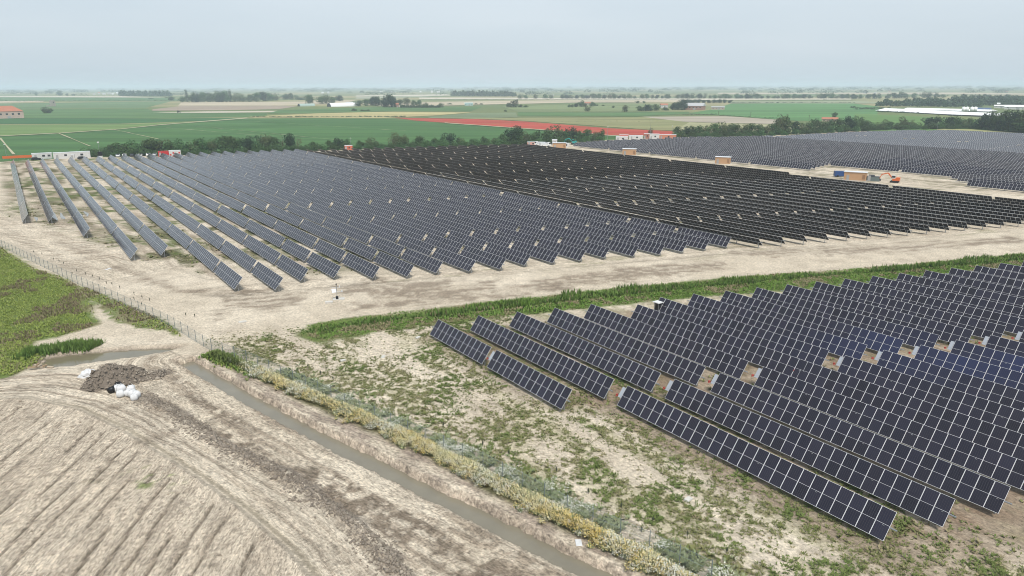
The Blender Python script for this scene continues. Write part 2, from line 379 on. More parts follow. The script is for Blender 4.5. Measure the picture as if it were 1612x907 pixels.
    ro = rod*np.sign(mid_o)                                                              # positive towards the ridge
    road = ss(-1.7, -1.2, ro)*ss(5.4, 4.2, ro-ss(20, 0, roa)*4)*(rs < .6)*(v < 103)
    t1 = fbm(ro/.24, roa/13, 111, 3); t2 = fbm(ro/.8+9, roa/22, 113, 3)
    c = lerp(c, road*.6, PALE*.93); c = lerp(c, road*ss(.50, .68, t1)*.55, BROWN*1.05); c = lerp(c, road*ss(.56, .68, t2)*.6, BROWN*.95)
    streak(road > .4, ro*1.15+31, roa*.22, .85)
    for i, o_ in enumerate((-.75, .1, .95, 1.6, 2.35, 3.1, 3.7, 4.4, 5.0)):
        qq = np.abs(ro-o_-(fbm(roa/14, roa*0+i//2, 149, 2)-.5)*1.4)
        c = lerp(c, road*ss(.20, .05, qq)*ss(.30, .55, vn(roa/7, roa*0+i, 151))*.8, BROWN*.72); h = h-road*ss(.22, .05, qq)*.05
    edge = ss(.45, .15, np.abs(ro+1.45)); c = lerp(c, edge*.45*ss(8, 22, roa), np.array([.43, .35, .235])); h = h-road*ss(.5, .7, t1)*.06+ss(.5, .1, np.abs(ro+2.05))*.07
    # ploughed field
    pl = ss(-1.75, -2.3, ro)*(v < 100)*ss(104, 96, v)
    s = furrow_s(u, v); al = u*math.sin(FURROW)+v*math.cos(FURROW)
    sw = s+(fbm(s/6, al/9, 119, 2)-.5)*.9
    per = 1.75; ph = (sw/per) % 1.0; idx = np.floor(sw/per)
    groove = ss(.12, .03, np.abs(ph-.5))*ss(.34, .55, vn(idx*3.7, al/7, 121))*ss(-1.9, -3.0, ro+vn(idx*9.1, idx*0, 123)*2.2)
    fine = fbm(sw/.28, al/8, 125, 3); clod = fbm(x/.5, y/.5, 127, 3)
    streak(pl > .4, sw*1.25+70, al*.26, .9)
    c = lerp(c, pl*.6, np.array([.62, .525, .41])); c = lerp(c, pl*ss(.46, .66, fine)*.22, BROWN); c = lerp(c, pl*ss(.62, .74, clod)*.5, BROWN*.85)
    c = lerp(c, pl*ss(.4, .6, fbm(sw/1.3, al/14, 129, 3))*.3, np.array([.36, .295, .225]))
    c = lerp(c, pl*groove*.95, BROWN*.55); h = h-pl*groove*.16+pl*(fine-.5)*.12+pl*(clod-.5)*.09  # shade of the furrow bottoms painted into the soil colour
    wd = ss(.55, .7, fbm(x/3, y/3, 131, 3))*ss(9, 3, np.hypot(x-WEED[0], y-WEED[1])); c = lerp(c, pl*wd*ss(.5, .62, clod)*.7, GREEN*1.5)
    # damp patches beside the heap
    for q, r in ((at(240, 688), 2.4), (at(180, 640), 1.5), (at(262, 640), 3.0)):
        c = lerp(c, ss(1, .3, np.hypot(x-q[0], y-q[1])/r+(n2-.5)*1.2)*.55, BROWN*.8)
    # green tongue at the head of the ditch, along the fence
    fl, fla = poly_dist(x, y, FLOWERS)
    c = lerp(c, ss(1.5, .4, np.abs(fl)+(n2-.5)*1.6)*ss(-.5, 1, fla)*.95, OLIVE*.7)
    EX.update(near=near*(1-bare*.9), S1=S1, S2=S2, SA=SA, weeds=weeds, rd=rd, md=md, vd=vd, pl=pl, rb=rb, fl=fl, fla=fla, fd=fd, fa=fa, gap=gapd, mnoise=mnoise, under=under, infield=infield, w=w, w2=w2)
    return h, c, u, v
EX = {}
WEED = tuple(at(265, 765)[:2])

def geo(a, b, n): return list(np.geomspace(a, b, n))
xs = np.array(sorted(set([-q for q in geo(260, 30000, 45)]+list(np.arange(-255, -85, 1.6))+list(np.arange(-85, 85.01, .26))+list(np.arange(86.5, 256, 1.6))+geo(260, 30000, 45))))
ys = np.array(sorted(set(list(np.arange(-80, 38, 4.0))+list(np.arange(38, 112, .25))+list(np.arange(112, 420, .95))+list(np.arange(421, 620, 4))+geo(624, 34000, 60))))
GX, GY = np.meshgrid(xs, ys)
gh_, gc_, gu_, gv_ = ground_fields(GX, GY)
rr_ = np.hypot(GX, GY)
sdist, _ = poly_dist(GX, GY, SITE, True)
gfar = ss(-1.5, 1.5, sdist)
FARC = np.array([.165, .19, .085])
patch = vn(gu_/310+.3*vn(gu_/90, gv_/900, 5), gv_/170, 201); p2 = vn(gu_/120, gv_/700, 203)
farcol = np.stack([.12+.17*ss(.45, .8, patch)+.05*p2, .165+.10*ss(.45, .8, patch)+.03*p2, .07+.075*ss(.45, .8, patch)], -1)
gc_ = gc_*(1-gfar[..., None])+farcol*gfar[..., None]
gh_ = gh_*ss(260, 200, rr_)*(1-gfar)
gverts = np.stack([GX, GY, gh_], -1).reshape(-1, 3)
ny, nx = GX.shape
ii = (np.arange(ny-1)[:, None]*nx+np.arange(nx-1)[None, :]).ravel()
gq = np.stack([ii, ii+1, ii+nx+1, ii+nx], -1)

def soil_material():
    m = bpy.data.materials.new("sandy_soil"); m.use_nodes = True
    n = m.node_tree.nodes; l = m.node_tree.links.new; b = n['Principled BSDF']
    b.inputs['Roughness'].default_value = .95; b.inputs['Specular IOR Level'].default_value = .12
    a = n.new("ShaderNodeAttribute"); a.attribute_name = 'soil'
    t = n.new("ShaderNodeTexCoord")
    def noise(sc, det=6, rg=.65, dim=None):
        x = n.new("ShaderNodeTexNoise"); x.inputs['Scale'].default_value = sc; x.inputs['Detail'].default_value = det; x.inputs['Roughness'].default_value = rg
        l(t.outputs['Object'], x.inputs['Vector']); return x.outputs['Fac']
    f1 = noise(2.6); f2 = noise(.35, 5)
    r1 = n.new("ShaderNodeMapRange"); r1.inputs[1].default_value = .32; r1.inputs[2].default_value = .68; r1.inputs[3].default_value = .72; r1.inputs[4].default_value = 1.22; l(f1, r1.inputs[0])
    r2 = n.new("ShaderNodeMapRange"); r2.inputs[1].default_value = .3; r2.inputs[2].default_value = .7; r2.inputs[3].default_value = .88; r2.inputs[4].default_value = 1.1; l(f2, r2.inputs[0])
    mu = n.new("ShaderNodeMath"); mu.operation = 'MULTIPLY'; l(r1.outputs[0], mu.inputs[0]); l(r2.outputs[0], mu.inputs[1])
    sa = n.new("ShaderNodeAttribute"); sa.attribute_name = 'streak'
    sx = n.new("ShaderNodeSeparateXYZ"); l(sa.outputs['Vector'], sx.inputs[0])
    cv = n.new("ShaderNodeCombineXYZ"); l(sx.outputs[0], cv.inputs[0]); l(sx.outputs[1], cv.inputs[1])
    def snoise(sc, det, rg, lo, hi, dark, light):
        q = n.new("ShaderNodeTexNoise"); q.noise_dimensions = '2D'; q.inputs['Scale'].default_value = sc; q.inputs['Detail'].default_value = det; q.inputs['Roughness'].default_value = rg; l(cv.outputs[0], q.inputs['Vector'])
        w_ = n.new("ShaderNodeMapRange"); w_.inputs[1].default_value = lo; w_.inputs[2].default_value = hi; w_.inputs[3].default_value = dark; w_.inputs[4].default_value = light; l(q.outputs['Fac'], w_.inputs[0]); return q.outputs['Fac'], w_.outputs[0]
    q1, s1 = snoise(4.2, 6, .66, .36, .56, .60, 1.12)
    q2, s2 = snoise(.7, 4, .6, .36, .60, .84, 1.07)
    q3, s3 = snoise(11.0, 3, .7, .34, .62, .74, 1.14)
    m0_ = n.new("ShaderNodeMath"); m0_.operation = 'MULTIPLY'; l(s1, m0_.inputs[0]); l(s3, m0_.inputs[1])
    ms = n.new("ShaderNodeMath"); ms.operation = 'MULTIPLY'; l(m0_.outputs[0], ms.inputs[0]); l(s2, ms.inputs[1])
    f3 = noise(3.4, 3, .55); r3 = n.new("ShaderNodeMapRange"); r3.inputs[1].default_value = .60; r3.inputs[2].default_value = .69; r3.inputs[3].default_value = 1.0; r3.inputs[4].default_value = .62; l(f3, r3.inputs[0])
    m9 = n.new("ShaderNodeMath"); m9.operation = 'MULTIPLY'; l(mu.outputs[0], m9.inputs[0]); l(r3.outputs[0], m9.inputs[1]); mu = m9
    mf = n.new("ShaderNodeMix"); mf.data_type = 'FLOAT'; mf.inputs[2].default_value = 1.0; l(sx.outputs[2], mf.inputs[0]); l(ms.outputs[0], mf.inputs[3])
    mu2 = n.new("ShaderNodeMath"); mu2.operation = 'MULTIPLY'; l(mu.outputs[0], mu2.inputs[0]); l(mf.outputs[0], mu2.inputs[1])
    sc = n.new("ShaderNodeVectorMath"); sc.operation = 'SCALE'; l(a.outputs['Color'], sc.inputs[0]); l(mu2.outputs[0], sc.inputs['Scale'])
    l(sc.outputs[0], b.inputs['Base Color'])
    bp = n.new("ShaderNodeBump"); bp.inputs['Strength'].default_value = .8; bp.inputs['Distance'].default_value = .2; ah = n.new('ShaderNodeMath'); ah.operation = 'ADD'; l(f1, ah.inputs[0]); l(q1, ah.inputs[1]); l(ah.outputs[0], bp.inputs['Height']); l(bp.outputs[0], b.inputs['Normal'])
    return m
M_SOIL = soil_material()
gme = big_mesh("ground", gverts, gq, [M_SOIL], smooth=True)
ca = gme.color_attributes.new('soil', 'FLOAT_COLOR', 'POINT')
rgba = np.ones((gverts.shape[0], 4), np.float32); rgba[:, :3] = np.clip(gc_.reshape(-1, 3), .01, .9)
ca.data.foreach_set('color', rgba.ravel())
sk_ = np.stack([EX['S1'], EX['S2'], EX['SA']*(1-gfar)], -1).reshape(-1, 3).astype(np.float32)
sat = gme.attributes.new('streak', 'FLOAT_VECTOR', 'POINT'); sat.data.foreach_set('vector', sk_.ravel())
ground = tag(link("ground", gme), kind='structure')
def gz(x, y):
    return ground_fields(np.atleast_1d(np.asarray(x, float)), np.atleast_1d(np.asarray(y, float)))[0]

# water
def water_mat(name, col, rough):
    m = mat(name, col, rough, spec=.5, noise=tuple(c*1.25 for c in col), nscale=.35)
    n = m.node_tree.nodes; l = m.node_tree.links.new
    t = n.new("ShaderNodeTexCoord"); x = n.new("ShaderNodeTexNoise"); x.inputs['Scale'].default_value = 3.0; x.inputs['Detail'].default_value = 3
    l(t.outputs['Object'], x.inputs['Vector'])
    bp = n.new("ShaderNodeBump"); bp.inputs['Strength'].default_value = .05; bp.inputs['Distance'].default_value = .05
    l(x.outputs['Fac'], bp.inputs['Height']); l(bp.outputs[0], n['Principled BSDF'].inputs['Normal']); return m
mb = MB(); WL, WR = [], []
for i, p in enumerate(DITCH):
    a = DITCH[max(0, i-1)]; b = DITCH[min(len(DITCH)-1, i+1)]; q = math.hypot(b[0]-a[0], b[1]-a[1]); nx_, ny_ = -(b[1]-a[1])/q, (b[0]-a[0])/q
    e0 = -.3 if i == 0 else 0; px0, py0 = p[0]+(b[0]-a[0])/q*e0, p[1]+(b[1]-a[1])/q*e0
    WL.append((px0-nx_*1.9, py0-ny_*1.9, -.74)); WR.append((px0+nx_*1.9, py0+ny_*1.9, -.74))
for i in range(len(WL)-1): mb.face([WL[i], WL[i+1], WR[i+1], WR[i]])
tag(mb.build("ditch_water", water_mat("murky_ditch_water", (.17, .152, .112), .2)), kind='structure')
mb = MB(); cx_ = sum(p[0] for p in POND)/len(POND); cy_ = sum(p[1] for p in POND)/len(POND)
mb.face([(cx_+(p[0]-cx_)*1.04, cy_+(p[1]-cy_)*1.04, -.42) for p in POND])
tag(mb.build("pond_water", water_mat("murky_pond_water", (.15, .13, .085), .06)), kind='structure')

M_PUD = water_mat("puddle_water", (.20, .18, .14), .05)
for i, (x, y, l_, w_) in enumerate([(86, 341, 7, .5), (98, 341, 6, .45), (125, 338, 7, .5), (136, 337, 5, .45), (57, 345, 4, .35)]):
    c0 = at(x, y); mb = MB(); A = []
    for k in range(22):
        a = 2*math.pi*k/22; q = 1+.25*math.sin(3*a+i); A.append((c0.x+DV[0]*math.cos(a)*l_*q+CV[0]*math.sin(a)*w_*q, c0.y+DV[1]*math.cos(a)*l_*q+CV[1]*math.sin(a)*w_*q, .06))
    mb.face(A); tag(mb.build("puddle", M_PUD), kind='structure')
# ================================================================== FAR FIELDS
def field_mat(name, c1, c2, stripe=None, ang=0.0, sc=.02):
    m = mat(name, c1, .9, spec=.1, noise=c2, nscale=sc, coord='Object')
    if stripe:
        n = m.node_tree.nodes; l = m.node_tree.links.new; b = n['Principled BSDF']
        src = b.inputs['Base Color'].links[0].from_socket
        t = n.new("ShaderNodeTexCoord"); mp_ = n.new("ShaderNodeMapping"); mp_.inputs['Rotation'].default_value = (0, 0, ang); mp_.inputs['Scale'].default_value = (.004, stripe, 1)
        x = n.new("ShaderNodeTexNoise"); x.inputs['Scale'].default_value = 1.0; x.inputs['Detail'].default_value = 3
        l(t.outputs['Object'], mp_.inputs['Vector']); l(mp_.outputs[0], x.inputs['Vector'])
        r = n.new("ShaderNodeMapRange"); r.inputs[1].default_value = .35; r.inputs[2].default_value = .65; r.inputs[3].default_value = .82; r.inputs[4].default_value = 1.18; l(x.outputs['Fac'], r.inputs[0])
        s = n.new("ShaderNodeVectorMath"); s.operation = 'SCALE'; l(src, s.inputs[0]); l(r.outputs[0], s.inputs['Scale']); l(s.outputs[0], b.inputs['Base Color'])
    return m
GREEN1 = field_mat("wheat_green", (.055, .125, .04), (.07, .145, .045), .05, -ROW_ANG)
GREEN2 = field_mat("pale_crop_green", (.12, .19, .06), (.15, .215, .075), .06, -ROW_ANG)
GREEN3 = field_mat("deep_crop_green", (.045, .115, .042), (.055, .13, .046), .05, -ROW_ANG)
GREEN4 = field_mat("mid_crop_green", (.075, .145, .05), (.10, .17, .062), .03, -ROW_ANG)
OLIVEF = field_mat("olive_pasture", (.19, .20, .09), (.235, .225, .11), .03, -ROW_ANG)
STRAW = field_mat("straw_field", (.42, .35, .17), (.36, .32, .16), .03, -ROW_ANG)
TAN = field_mat("dry_earth_field", (.46, .39, .28), (.40, .34, .24), .03, -ROW_ANG)
BROWNF = field_mat("ploughed_field_brown", (.27, .215, .165), (.32, .255, .19), .05, -ROW_ANG)
CREAM = field_mat("cream_field", (.56, .50, .40), (.48, .43, .34), .02, -ROW_ANG)
TRACKM = field_mat("farm_track", (.42, .39, .27), (.34, .34, .2), None)
def poppy_mat():
    m = field_mat("poppies_red", (.40, .055, .045), (.34, .075, .045), .08, -ROW_ANG, .03)
    n = m.node_tree.nodes; l = m.node_tree.links.new; b = n['Principled BSDF']; src = b.inputs['Base Color'].links[0].from_socket
    t = n.new("ShaderNodeTexCoord"); x = n.new("ShaderNodeTexNoise"); x.inputs['Scale'].default_value = .09; x.inputs['Detail'].default_value = 6; x.inputs['Roughness'].default_value = .7
    mp_ = n.new("ShaderNodeMapping"); mp_.inputs['Rotation'].default_value = (0, 0, -ROW_ANG); mp_.inputs['Scale'].default_value = (.25, 1, 1)
    l(t.outputs['Object'], mp_.inputs['Vector']); l(mp_.outputs[0], x.inputs['Vector'])
    r = n.new("ShaderNodeMapRange"); r.inputs[1].default_value = .53; r.inputs[2].default_value = .66; l(x.outputs['Fac'], r.inputs[0])
    q = n.new("ShaderNodeMix"); q.data_type = 'RGBA'; l(r.outputs[0], q.inputs['Factor']); l(src, q.inputs[6]); q.inputs[7].default_value = (.22, .15, .055, 1)
    l(q.outputs[2], b.inputs['Base Color']); return m
POPPY = poppy_mat()
fz = [.05]
def field(name, pts, m):
    fz[0] += .012; z = fz[0]
    mb = MB(); P = []
    for (a, b) in zip(pts, pts[1:]+pts[:1]):
        A, B = at(*a, z), at(*b, z); n = max(1, int(math.dist(a, b)/12))
        nrm = Vector((-(B-A).y, (B-A).x, 0)).normalized()
        for k in range(n):
            w_ = (random.random()-.5)*min(4.0, (B-A).length*.006) if k else 0
            P.append(A+(B-A)*(k/n)+nrm*w_)
    mb.face(P); return tag(mb.build(name, m), kind='structure')
field("field", [(-300, 270), (-300, 226), (0, 214.5), (100, 209.5), (190, 203.5), (250, 197), (390, 186.5), (500, 186), (620, 188), (740, 197), (800, 201), (850, 204.5), (960, 214), (1062, 216), (940, 221), (850, 226), (700, 232), (430, 239), (130, 248)], GREEN1)
field("field", [(-300, 205), (0, 196.5), (190, 195.5), (330, 191), (385, 185.5), (250, 196), (190, 202.5), (100, 208.5), (0, 213.5), (-300, 224)], GREEN2)
field("field", [(-300, 190), (0, 186), (270, 186.5), (400, 185), (330, 190.3), (190, 194.8), (0, 195.8), (-300, 204)], GREEN3)
field("field", [(-300, 176), (0, 172.5), (230, 171), (240, 174.5), (300, 178), (420, 178), (420, 184), (270, 185.7), (0, 185.3), (-300, 189)], GREEN4)
field("field", [(-300, 166), (0, 163), (270, 159.5), (230, 170), (0, 171.5), (-300, 175)], field_mat("young_crop_green", (.10, .165, .07), (.13, .19, .085), .03, -ROW_ANG))
field("field", [(-300, 163), (0, 159.2), (70, 158.6), (68, 160.6), (0, 161.8), (-300, 165)], TAN)
field("field", [(-300, 157), (0, 153.5), (270, 154.2), (285, 158.5), (0, 158.6), (-300, 162)], GREEN4)
field("field", [(-300, 153), (0, 151.2), (190, 151.8), (265, 153.6), (0, 152.9), (-300, 156)], CREAM)
field("field", [(285, 161.2), (380, 161), (480, 159.8), (505, 157.6), (560, 158), (540, 163), (440, 166.5), (280, 166.6)], TAN)
field("field", [(240, 172), (285, 167.2), (440, 167), (470, 167), (440, 171.8), (360, 173.5), (240, 174.4)], BROWNF)
field("field", [(240, 177.5), (330, 175.2), (500, 174), (500, 176), (330, 177.6)], CREAM)
field("field", [(440, 173.5), (600, 168.5), (760, 168), (740, 175.5), (600, 175.5), (500, 177.6), (420, 179)], GREEN4)
field("field", [(390, 183.8), (500, 178.5), (620, 176), (745, 176.8), (690, 181.5), (600, 186), (480, 185.4)], STRAW)
field("field", [(670, 184.3), (745, 178), (812, 177), (815, 184.5), (760, 186), (680, 186)], field_mat("grey_green_crop", (.145, .19, .10), (.17, .20, .11), .03, -ROW_ANG))
field("poppy_field", [(620, 185.2), (700, 186.6), (760, 188), (830, 191.5), (900, 197.2), (960, 202), (1060, 206.5), (1060, 214), (960, 213), (900, 208), (840, 203.2), (780, 199.6), (700, 193.3), (650, 189.4)], POPPY)
field("field", [(700, 186.3), (815, 185.2), (1085, 184), (1085, 206), (1020, 204.2), (930, 197.5), (830, 190.6), (760, 187.4)], OLIVEF)
field("field", [(815, 182.4), (1000, 183.5), (1085, 179), (1085, 176), (960, 177), (815, 176.5)], GREEN4)
field("field", [(790, 168), (960, 163), (1075, 164), (1010, 175.5), (815, 176)], field_mat("light_pasture", (.19, .225, .10), (.16, .205, .09), .03, -ROW_ANG))
field("field", [(1010, 183.8), (1140, 182.8), (1230, 189), (1230, 195.5), (1080, 192)], field_mat("grey_stubble", (.33, .29, .225), (.37, .32, .25), .04, -ROW_ANG))
field("field", [(1085, 192.7), (1230, 196.2), (1300, 199), (1200, 207), (1060, 207)], field_mat("pale_stubble", (.34, .32, .19), (.28, .28, .15), .04, -ROW_ANG))
field("field", [(1085, 178.5), (1130, 170.5), (1150, 163.2), (1340, 162.6), (1385, 168), (1380, 182), (1345, 190), (1255, 190), (1140, 181.5)], field_mat("fresh_crop_green", (.085, .19, .065), (.10, .20, .07), .03, -ROW_ANG))
field("field", [(1345, 179), (1400, 181), (1570, 190), (1612, 196), (1612, 206), (1345, 206), (1300, 200), (1345, 191)], field_mat("bright_crop_green", (.10, .19, .055), (.12, .20, .06), .03, -ROW_ANG))
field("field", [(1475, 202.5), (1530, 203.5), (1700, 216), (1700, 223), (1612, 213.5), (1560, 209.5), (1475, 204.5)], field_mat("dry_grass_strip", (.33, .32, .15), (.28, .29, .12), None))
field("field", [(560, 163.4), (700, 160.2), (900, 158), (1080, 157.5), (1080, 160.5), (900, 161.6), (700, 166.2), (690, 169), (620, 167.8)], TAN)
field("field", [(560, 150.4), (700, 148.6), (720, 150.2), (560, 152.2)], CREAM)
field("field", [(660, 153.6), (1080, 155.0), (1340, 155.3), (1340, 156.8), (1080, 157.2), (660, 156)], CREAM)
field("field", [(690, 150.9), (560, 153.2), (560, 155.6), (655, 153)], field_mat("pale_fallow", (.36, .35, .26), (.30, .32, .22), None))
field("field", [(1150, 159.5), (1345, 158.8), (1400, 161.5), (1380, 163), (1150, 162.8)], field_mat("silver_pasture", (.23, .25, .15), (.27, .28, .18), .02, -ROW_ANG))
field("field", [(1130, 146), (1500, 145.6), (1612, 147), (1612, 149), (1480, 148.4), (1130, 148)], TAN)
field("farm_track", [(-100, 218.5), (0, 213.6), (100, 208.7), (190, 202.7), (250, 196.2), (388, 185.2), (392, 186.2), (250, 197), (190, 203.4), (100, 209.4), (0, 214.4), (-100, 219.5)], TRACKM)
for a, b, w_ in (((0, 217), (22, 243), .9), ((92, 209.5), (142, 230), .5), ((180, 204), (250, 219), .5), ((262, 201), (420, 214), .4), ((310, 198.5), (540, 221), .35), ((380, 190), (640, 206), .3)):
    field("farm_track", [(a[0]-2*w_, a[1]), (a[0]+2*w_, a[1]), (b[0]+3*w_, b[1]), (b[0]-3*w_, b[1])], TRACKM)
field("farm_track", [(700, 192.9), (840, 202.8), (960, 212.6), (1040, 213.6), (960, 213.6), (840, 203.6), (700, 193.8)], TRACKM)

# ================================================================== SOLAR TRACKERS
MW, ML = 1.136, 2.50; PITCH = 1.154; SP = 5.72; TUBE_Z = 1.52; TILT = math.radians(53)
def cell_mat(name, c1, c2):
    m = bpy.data.materials.new(name); m.use_nodes = True
    n = m.node_tree.nodes; l = m.node_tree.links.new; b = n['Principled BSDF']
    b.inputs['Roughness'].default_value = .16; b.inputs['Specular IOR Level'].default_value = .42; b.inputs['Specular Tint'].default_value = (1.0, .90, 1.0, 1)
    uvn = n.new("ShaderNodeUVMap"); sp = n.new("ShaderNodeSeparateXYZ"); l(uvn.outputs[0], sp.inputs[0])
    def stripe(out, period, width):
        a = n.new("ShaderNodeMath"); a.operation = 'DIVIDE'; a.inputs[1].default_value = period; l(out, a.inputs[0])
        f = n.new("ShaderNodeMath"); f.operation = 'FRACT'; l(a.outputs[0], f.inputs[0])
        g = n.new("ShaderNodeMath"); g.operation = 'LESS_THAN'; g.inputs[1].default_value = width; l(f.outputs[0], g.inputs[0]); return g.outputs[0]
    s1 = stripe(sp.outputs[0], .182, .10); s2 = stripe(sp.outputs[1], .091, .07)
    mxm = n.new("ShaderNodeMath"); mxm.operation = 'MAXIMUM'; l(s1, mxm.inputs[0]); l(s2, mxm.inputs[1])
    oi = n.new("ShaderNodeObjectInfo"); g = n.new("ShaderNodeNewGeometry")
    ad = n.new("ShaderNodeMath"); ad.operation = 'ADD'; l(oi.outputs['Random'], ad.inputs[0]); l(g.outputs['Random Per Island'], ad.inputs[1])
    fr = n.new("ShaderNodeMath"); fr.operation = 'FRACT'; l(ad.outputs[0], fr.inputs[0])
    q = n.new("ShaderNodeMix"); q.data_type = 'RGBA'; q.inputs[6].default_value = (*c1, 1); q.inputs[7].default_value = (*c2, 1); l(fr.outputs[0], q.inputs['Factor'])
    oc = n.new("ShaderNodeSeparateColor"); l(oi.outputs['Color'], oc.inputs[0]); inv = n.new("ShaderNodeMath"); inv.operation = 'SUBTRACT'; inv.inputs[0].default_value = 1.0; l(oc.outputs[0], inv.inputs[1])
    qb = n.new("ShaderNodeMix"); qb.data_type = 'RGBA'; l(inv.outputs[0], qb.inputs['Factor']); l(q.outputs[2], qb.inputs[6]); qb.inputs[7].default_value = (.014, .023, .072, 1); q = qb  # object colour mixes a painted bluish sky reflection into the cells
    q2 = n.new("ShaderNodeMix"); q2.data_type = 'RGBA'; l(mxm.outputs[0], q2.inputs['Factor']); l(q.outputs[2], q2.inputs[6]); q2.inputs[7].default_value = (.042, .040, .044, 1)
    l(q2.outputs[2], b.inputs['Base Color']); return m
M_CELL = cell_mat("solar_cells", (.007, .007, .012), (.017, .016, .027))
M_FRAME = mat("anodised_frame", (.64, .64, .65), .45, metal=0.0, spec=.4)
M_BACK = mat("module_back", (.010, .010, .012), .35, spec=.2)
M_STEEL = mat("galvanised_steel", (.34, .35, .36), .45, metal=.6, noise=(.28, .29, .30), nscale=3)
M_CTRL = mat("control_panel_grey", (.36, .38, .42), .25, spec=.5)
M_RED = mat("motor_red", (.38, .06, .045), .5)
FB = .024
def add_module(mb, x0, cell=1):
    """one framed half-cut module lying in XY, x from x0, y centred; materials frame, cells, back"""
    x1 = x0+MW; y0, y1 = -ML/2, ML/2; t = .018
    a0, a1, b0, b1 = x0+FB, x1-FB, y0+FB, y1-FB; m0, m1 = -.010, .010
    def q(xa, ya, xb, yb, z, m): mb.face([(xa, ya, z), (xb, ya, z), (xb, yb, z), (xa, yb, z)], m, [(xa-x0, ya-y0), (xb-x0, ya-y0), (xb-x0, yb-y0), (xa-x0, yb-y0)])
    for r in ((x0, y0, x1, b0), (x0, b1, x1, y1), (x0, b0, a0, b1), (a1, b0, x1, b1), (a0, m0, a1, m1)): q(*r, t, 0)
    q(a0, b0, a1, m0, t, cell); q(a0, m1, a1, b1, t, cell)
    def qb(xa, ya, xb, yb, z, m): mb.face([(xa, yb, z), (xb, yb, z), (xb, ya, z), (xa, ya, z)], m)
    b0, b1 = y0+.055, y1-.055
    for r in ((x0, y0, x1, b0), (x0, b1, x1, y1), (x0, b0, a0, b1), (a1, b0, x1, b1)): qb(*r, -t, 0)
    qb(a0, b0, a1, b1, -t, 2)
    for (p, r) in (((x0, y0), (x1, y0)), ((x1, y0), (x1, y1)), ((x1, y1), (x0, y1)), ((x0, y1), (x0, y0))):
        mb.face([(p[0], p[1], -t), (r[0], r[1], -t), (r[0], r[1], t), (p[0], p[1], t)], 0)
MATS3 = [M_FRAME, M_CELL, M_BACK]
_m = MB(); add_module(_m, -MW/2); MODULE = _m.data("solar_module", MATS3)
ARR, TUBES, POSTS = {}, {}, {}
def table_len(n): return n*PITCH
def array_mesh(n):
    if n not in ARR:
        mb = MB()
        for i in range(n): add_module(mb, -table_len(n)/2+i*PITCH+(PITCH-MW)/2)
        ARR[n] = mb.data("module_array", MATS3)
    return ARR[n]
def tube_mesh(n):
    if n not in TUBES:
        mb = MB(); mb.tube((-table_len(n)/2-.55, 0, TUBE_Z-.09), (table_len(n)/2+.55, 0, TUBE_Z-.09), .07, n=8); TUBES[n] = mb.data("torque_tube", [M_STEEL])
    return TUBES[n]
_m = MB(); _m.box((0, 0, .60), (.10, .16, 1.72)); _m.box((0, 0, 1.40), (.16, .2, .12)); POST = _m.data("post", [M_STEEL])
_m = MB(); _m.box((0, 0, 0), (.46, 1.25, .04)); _m.box((0, 0, -.06), (.10, .3, .1)); CTRL = _m.data("control_panel", [M_CTRL])
_m = MB(); _m.box((0, 0, TUBE_Z-.22), (.22, .18, .2)); _m.tube((-.1, .12, TUBE_Z-.22), (-.1, .32, TUBE_Z-.3), .05, n=8); MOTOR = _m.data("drive_motor", [M_RED])

tables = []     # (block, row, order from the near end, u of tube, v0, v1, n, tilt)
def lay(block, k, v0, plan, vend, tilt, extra_gap=1.0):
    u = .9+SP*k; v = v0; i = 0
    while True:
        n, gap = plan[min(i, len(plan)-1)]
        if v+table_len(n) > vend:
            n = int((vend-v)/PITCH)
            if n < 5: return
        tables.append((block, k, i, u, v, n, tilt)); v += table_len(n)+gap; i += 1
        if v > vend-5: return
# nearest block: two tables per row
for k in range(8, 34):
    u = 46.06+5.70*(k-8); top = 84.95-.317*(u-46.06); bot = 22.24-.316*(u-51.5)
    if k == 13: top -= 2.5
    if k == 8:
        tables.append(('near', k, 1, u, top-12*PITCH, 12, -TILT)); tables.append(('near', k, 0, u, 54.95, 13, -TILT))
    else:
        tables.append(('near', k, 1, u, top-25*PITCH, 25, -TILT)); tables.append(('near', k, 0, u, bot, 26, -TILT))
LEFT_FRONT = [225.4, 221.5, 194.0, 162.0, 161.6, 125.6, 121.0, 124.3, 122.8, 118.2, 115.5, 114.7, 111.9, 109.9, 109.6, 107.8, 106.1, 105.1, 102.5, 100.5, 99.3, 98.1, 96.9]
for k, f in enumerate(LEFT_FRONT):
    u = .9+SP*k; vend = 407 if k < 9 else 407-.28*(u-50)
    plan = [(26, 1.0)] if k < 5 else [(13, .9), (20, .8), (20, .8), (26, .9), (26, 1.6)] if k < 8 else [(13, 1.0), (13, 1.1), (24, .7), (24, 1.7), (26, .6), (25, .7)]
    lay('left', k, f, plan, vend, math.radians(-50))
for k in range(23, 44):
    u = .9+SP*k; f = 92.3-.31*(u-134.2); vend = float(np.interp(u, [122, 137, 157, 178, 205, 233, 257, 270], [384, 378, 373, 367, 357, 347, 335, 325]))
    lay('middle', k, f if k < 43 else 163.0, [(26, .8), (26, 1.3), (25, .6), (26, .9)], vend, math.radians(45))
for k in range(48, 72):
    u = .9+SP*k; vend = float(np.interp(u, [270, 310, 345, 376, 400, 420], [331, 331, 326, 317, 307, 304]))
    if k <= 51: lay('far', k, 172+1.5*(k-48), [(26, 1.2)], vend, -TILT); lay('far', k, 20, [(26, 1.2)], 112+4*(k-48), -TILT)
    else: lay('far', k, 24-.3*(u-300)+60, [(26, 1.2)], vend, -TILT)
for k in range(73, 103):
    if k in (83,): continue
    u = .9+SP*k; vend = float(np.interp(u, [400, 509, 564, 585, 600], [306, 288, 275, 258, 215]))
    lay('back', k, 40, [(26, 2.0)], vend, math.radians(-16))
cand = []
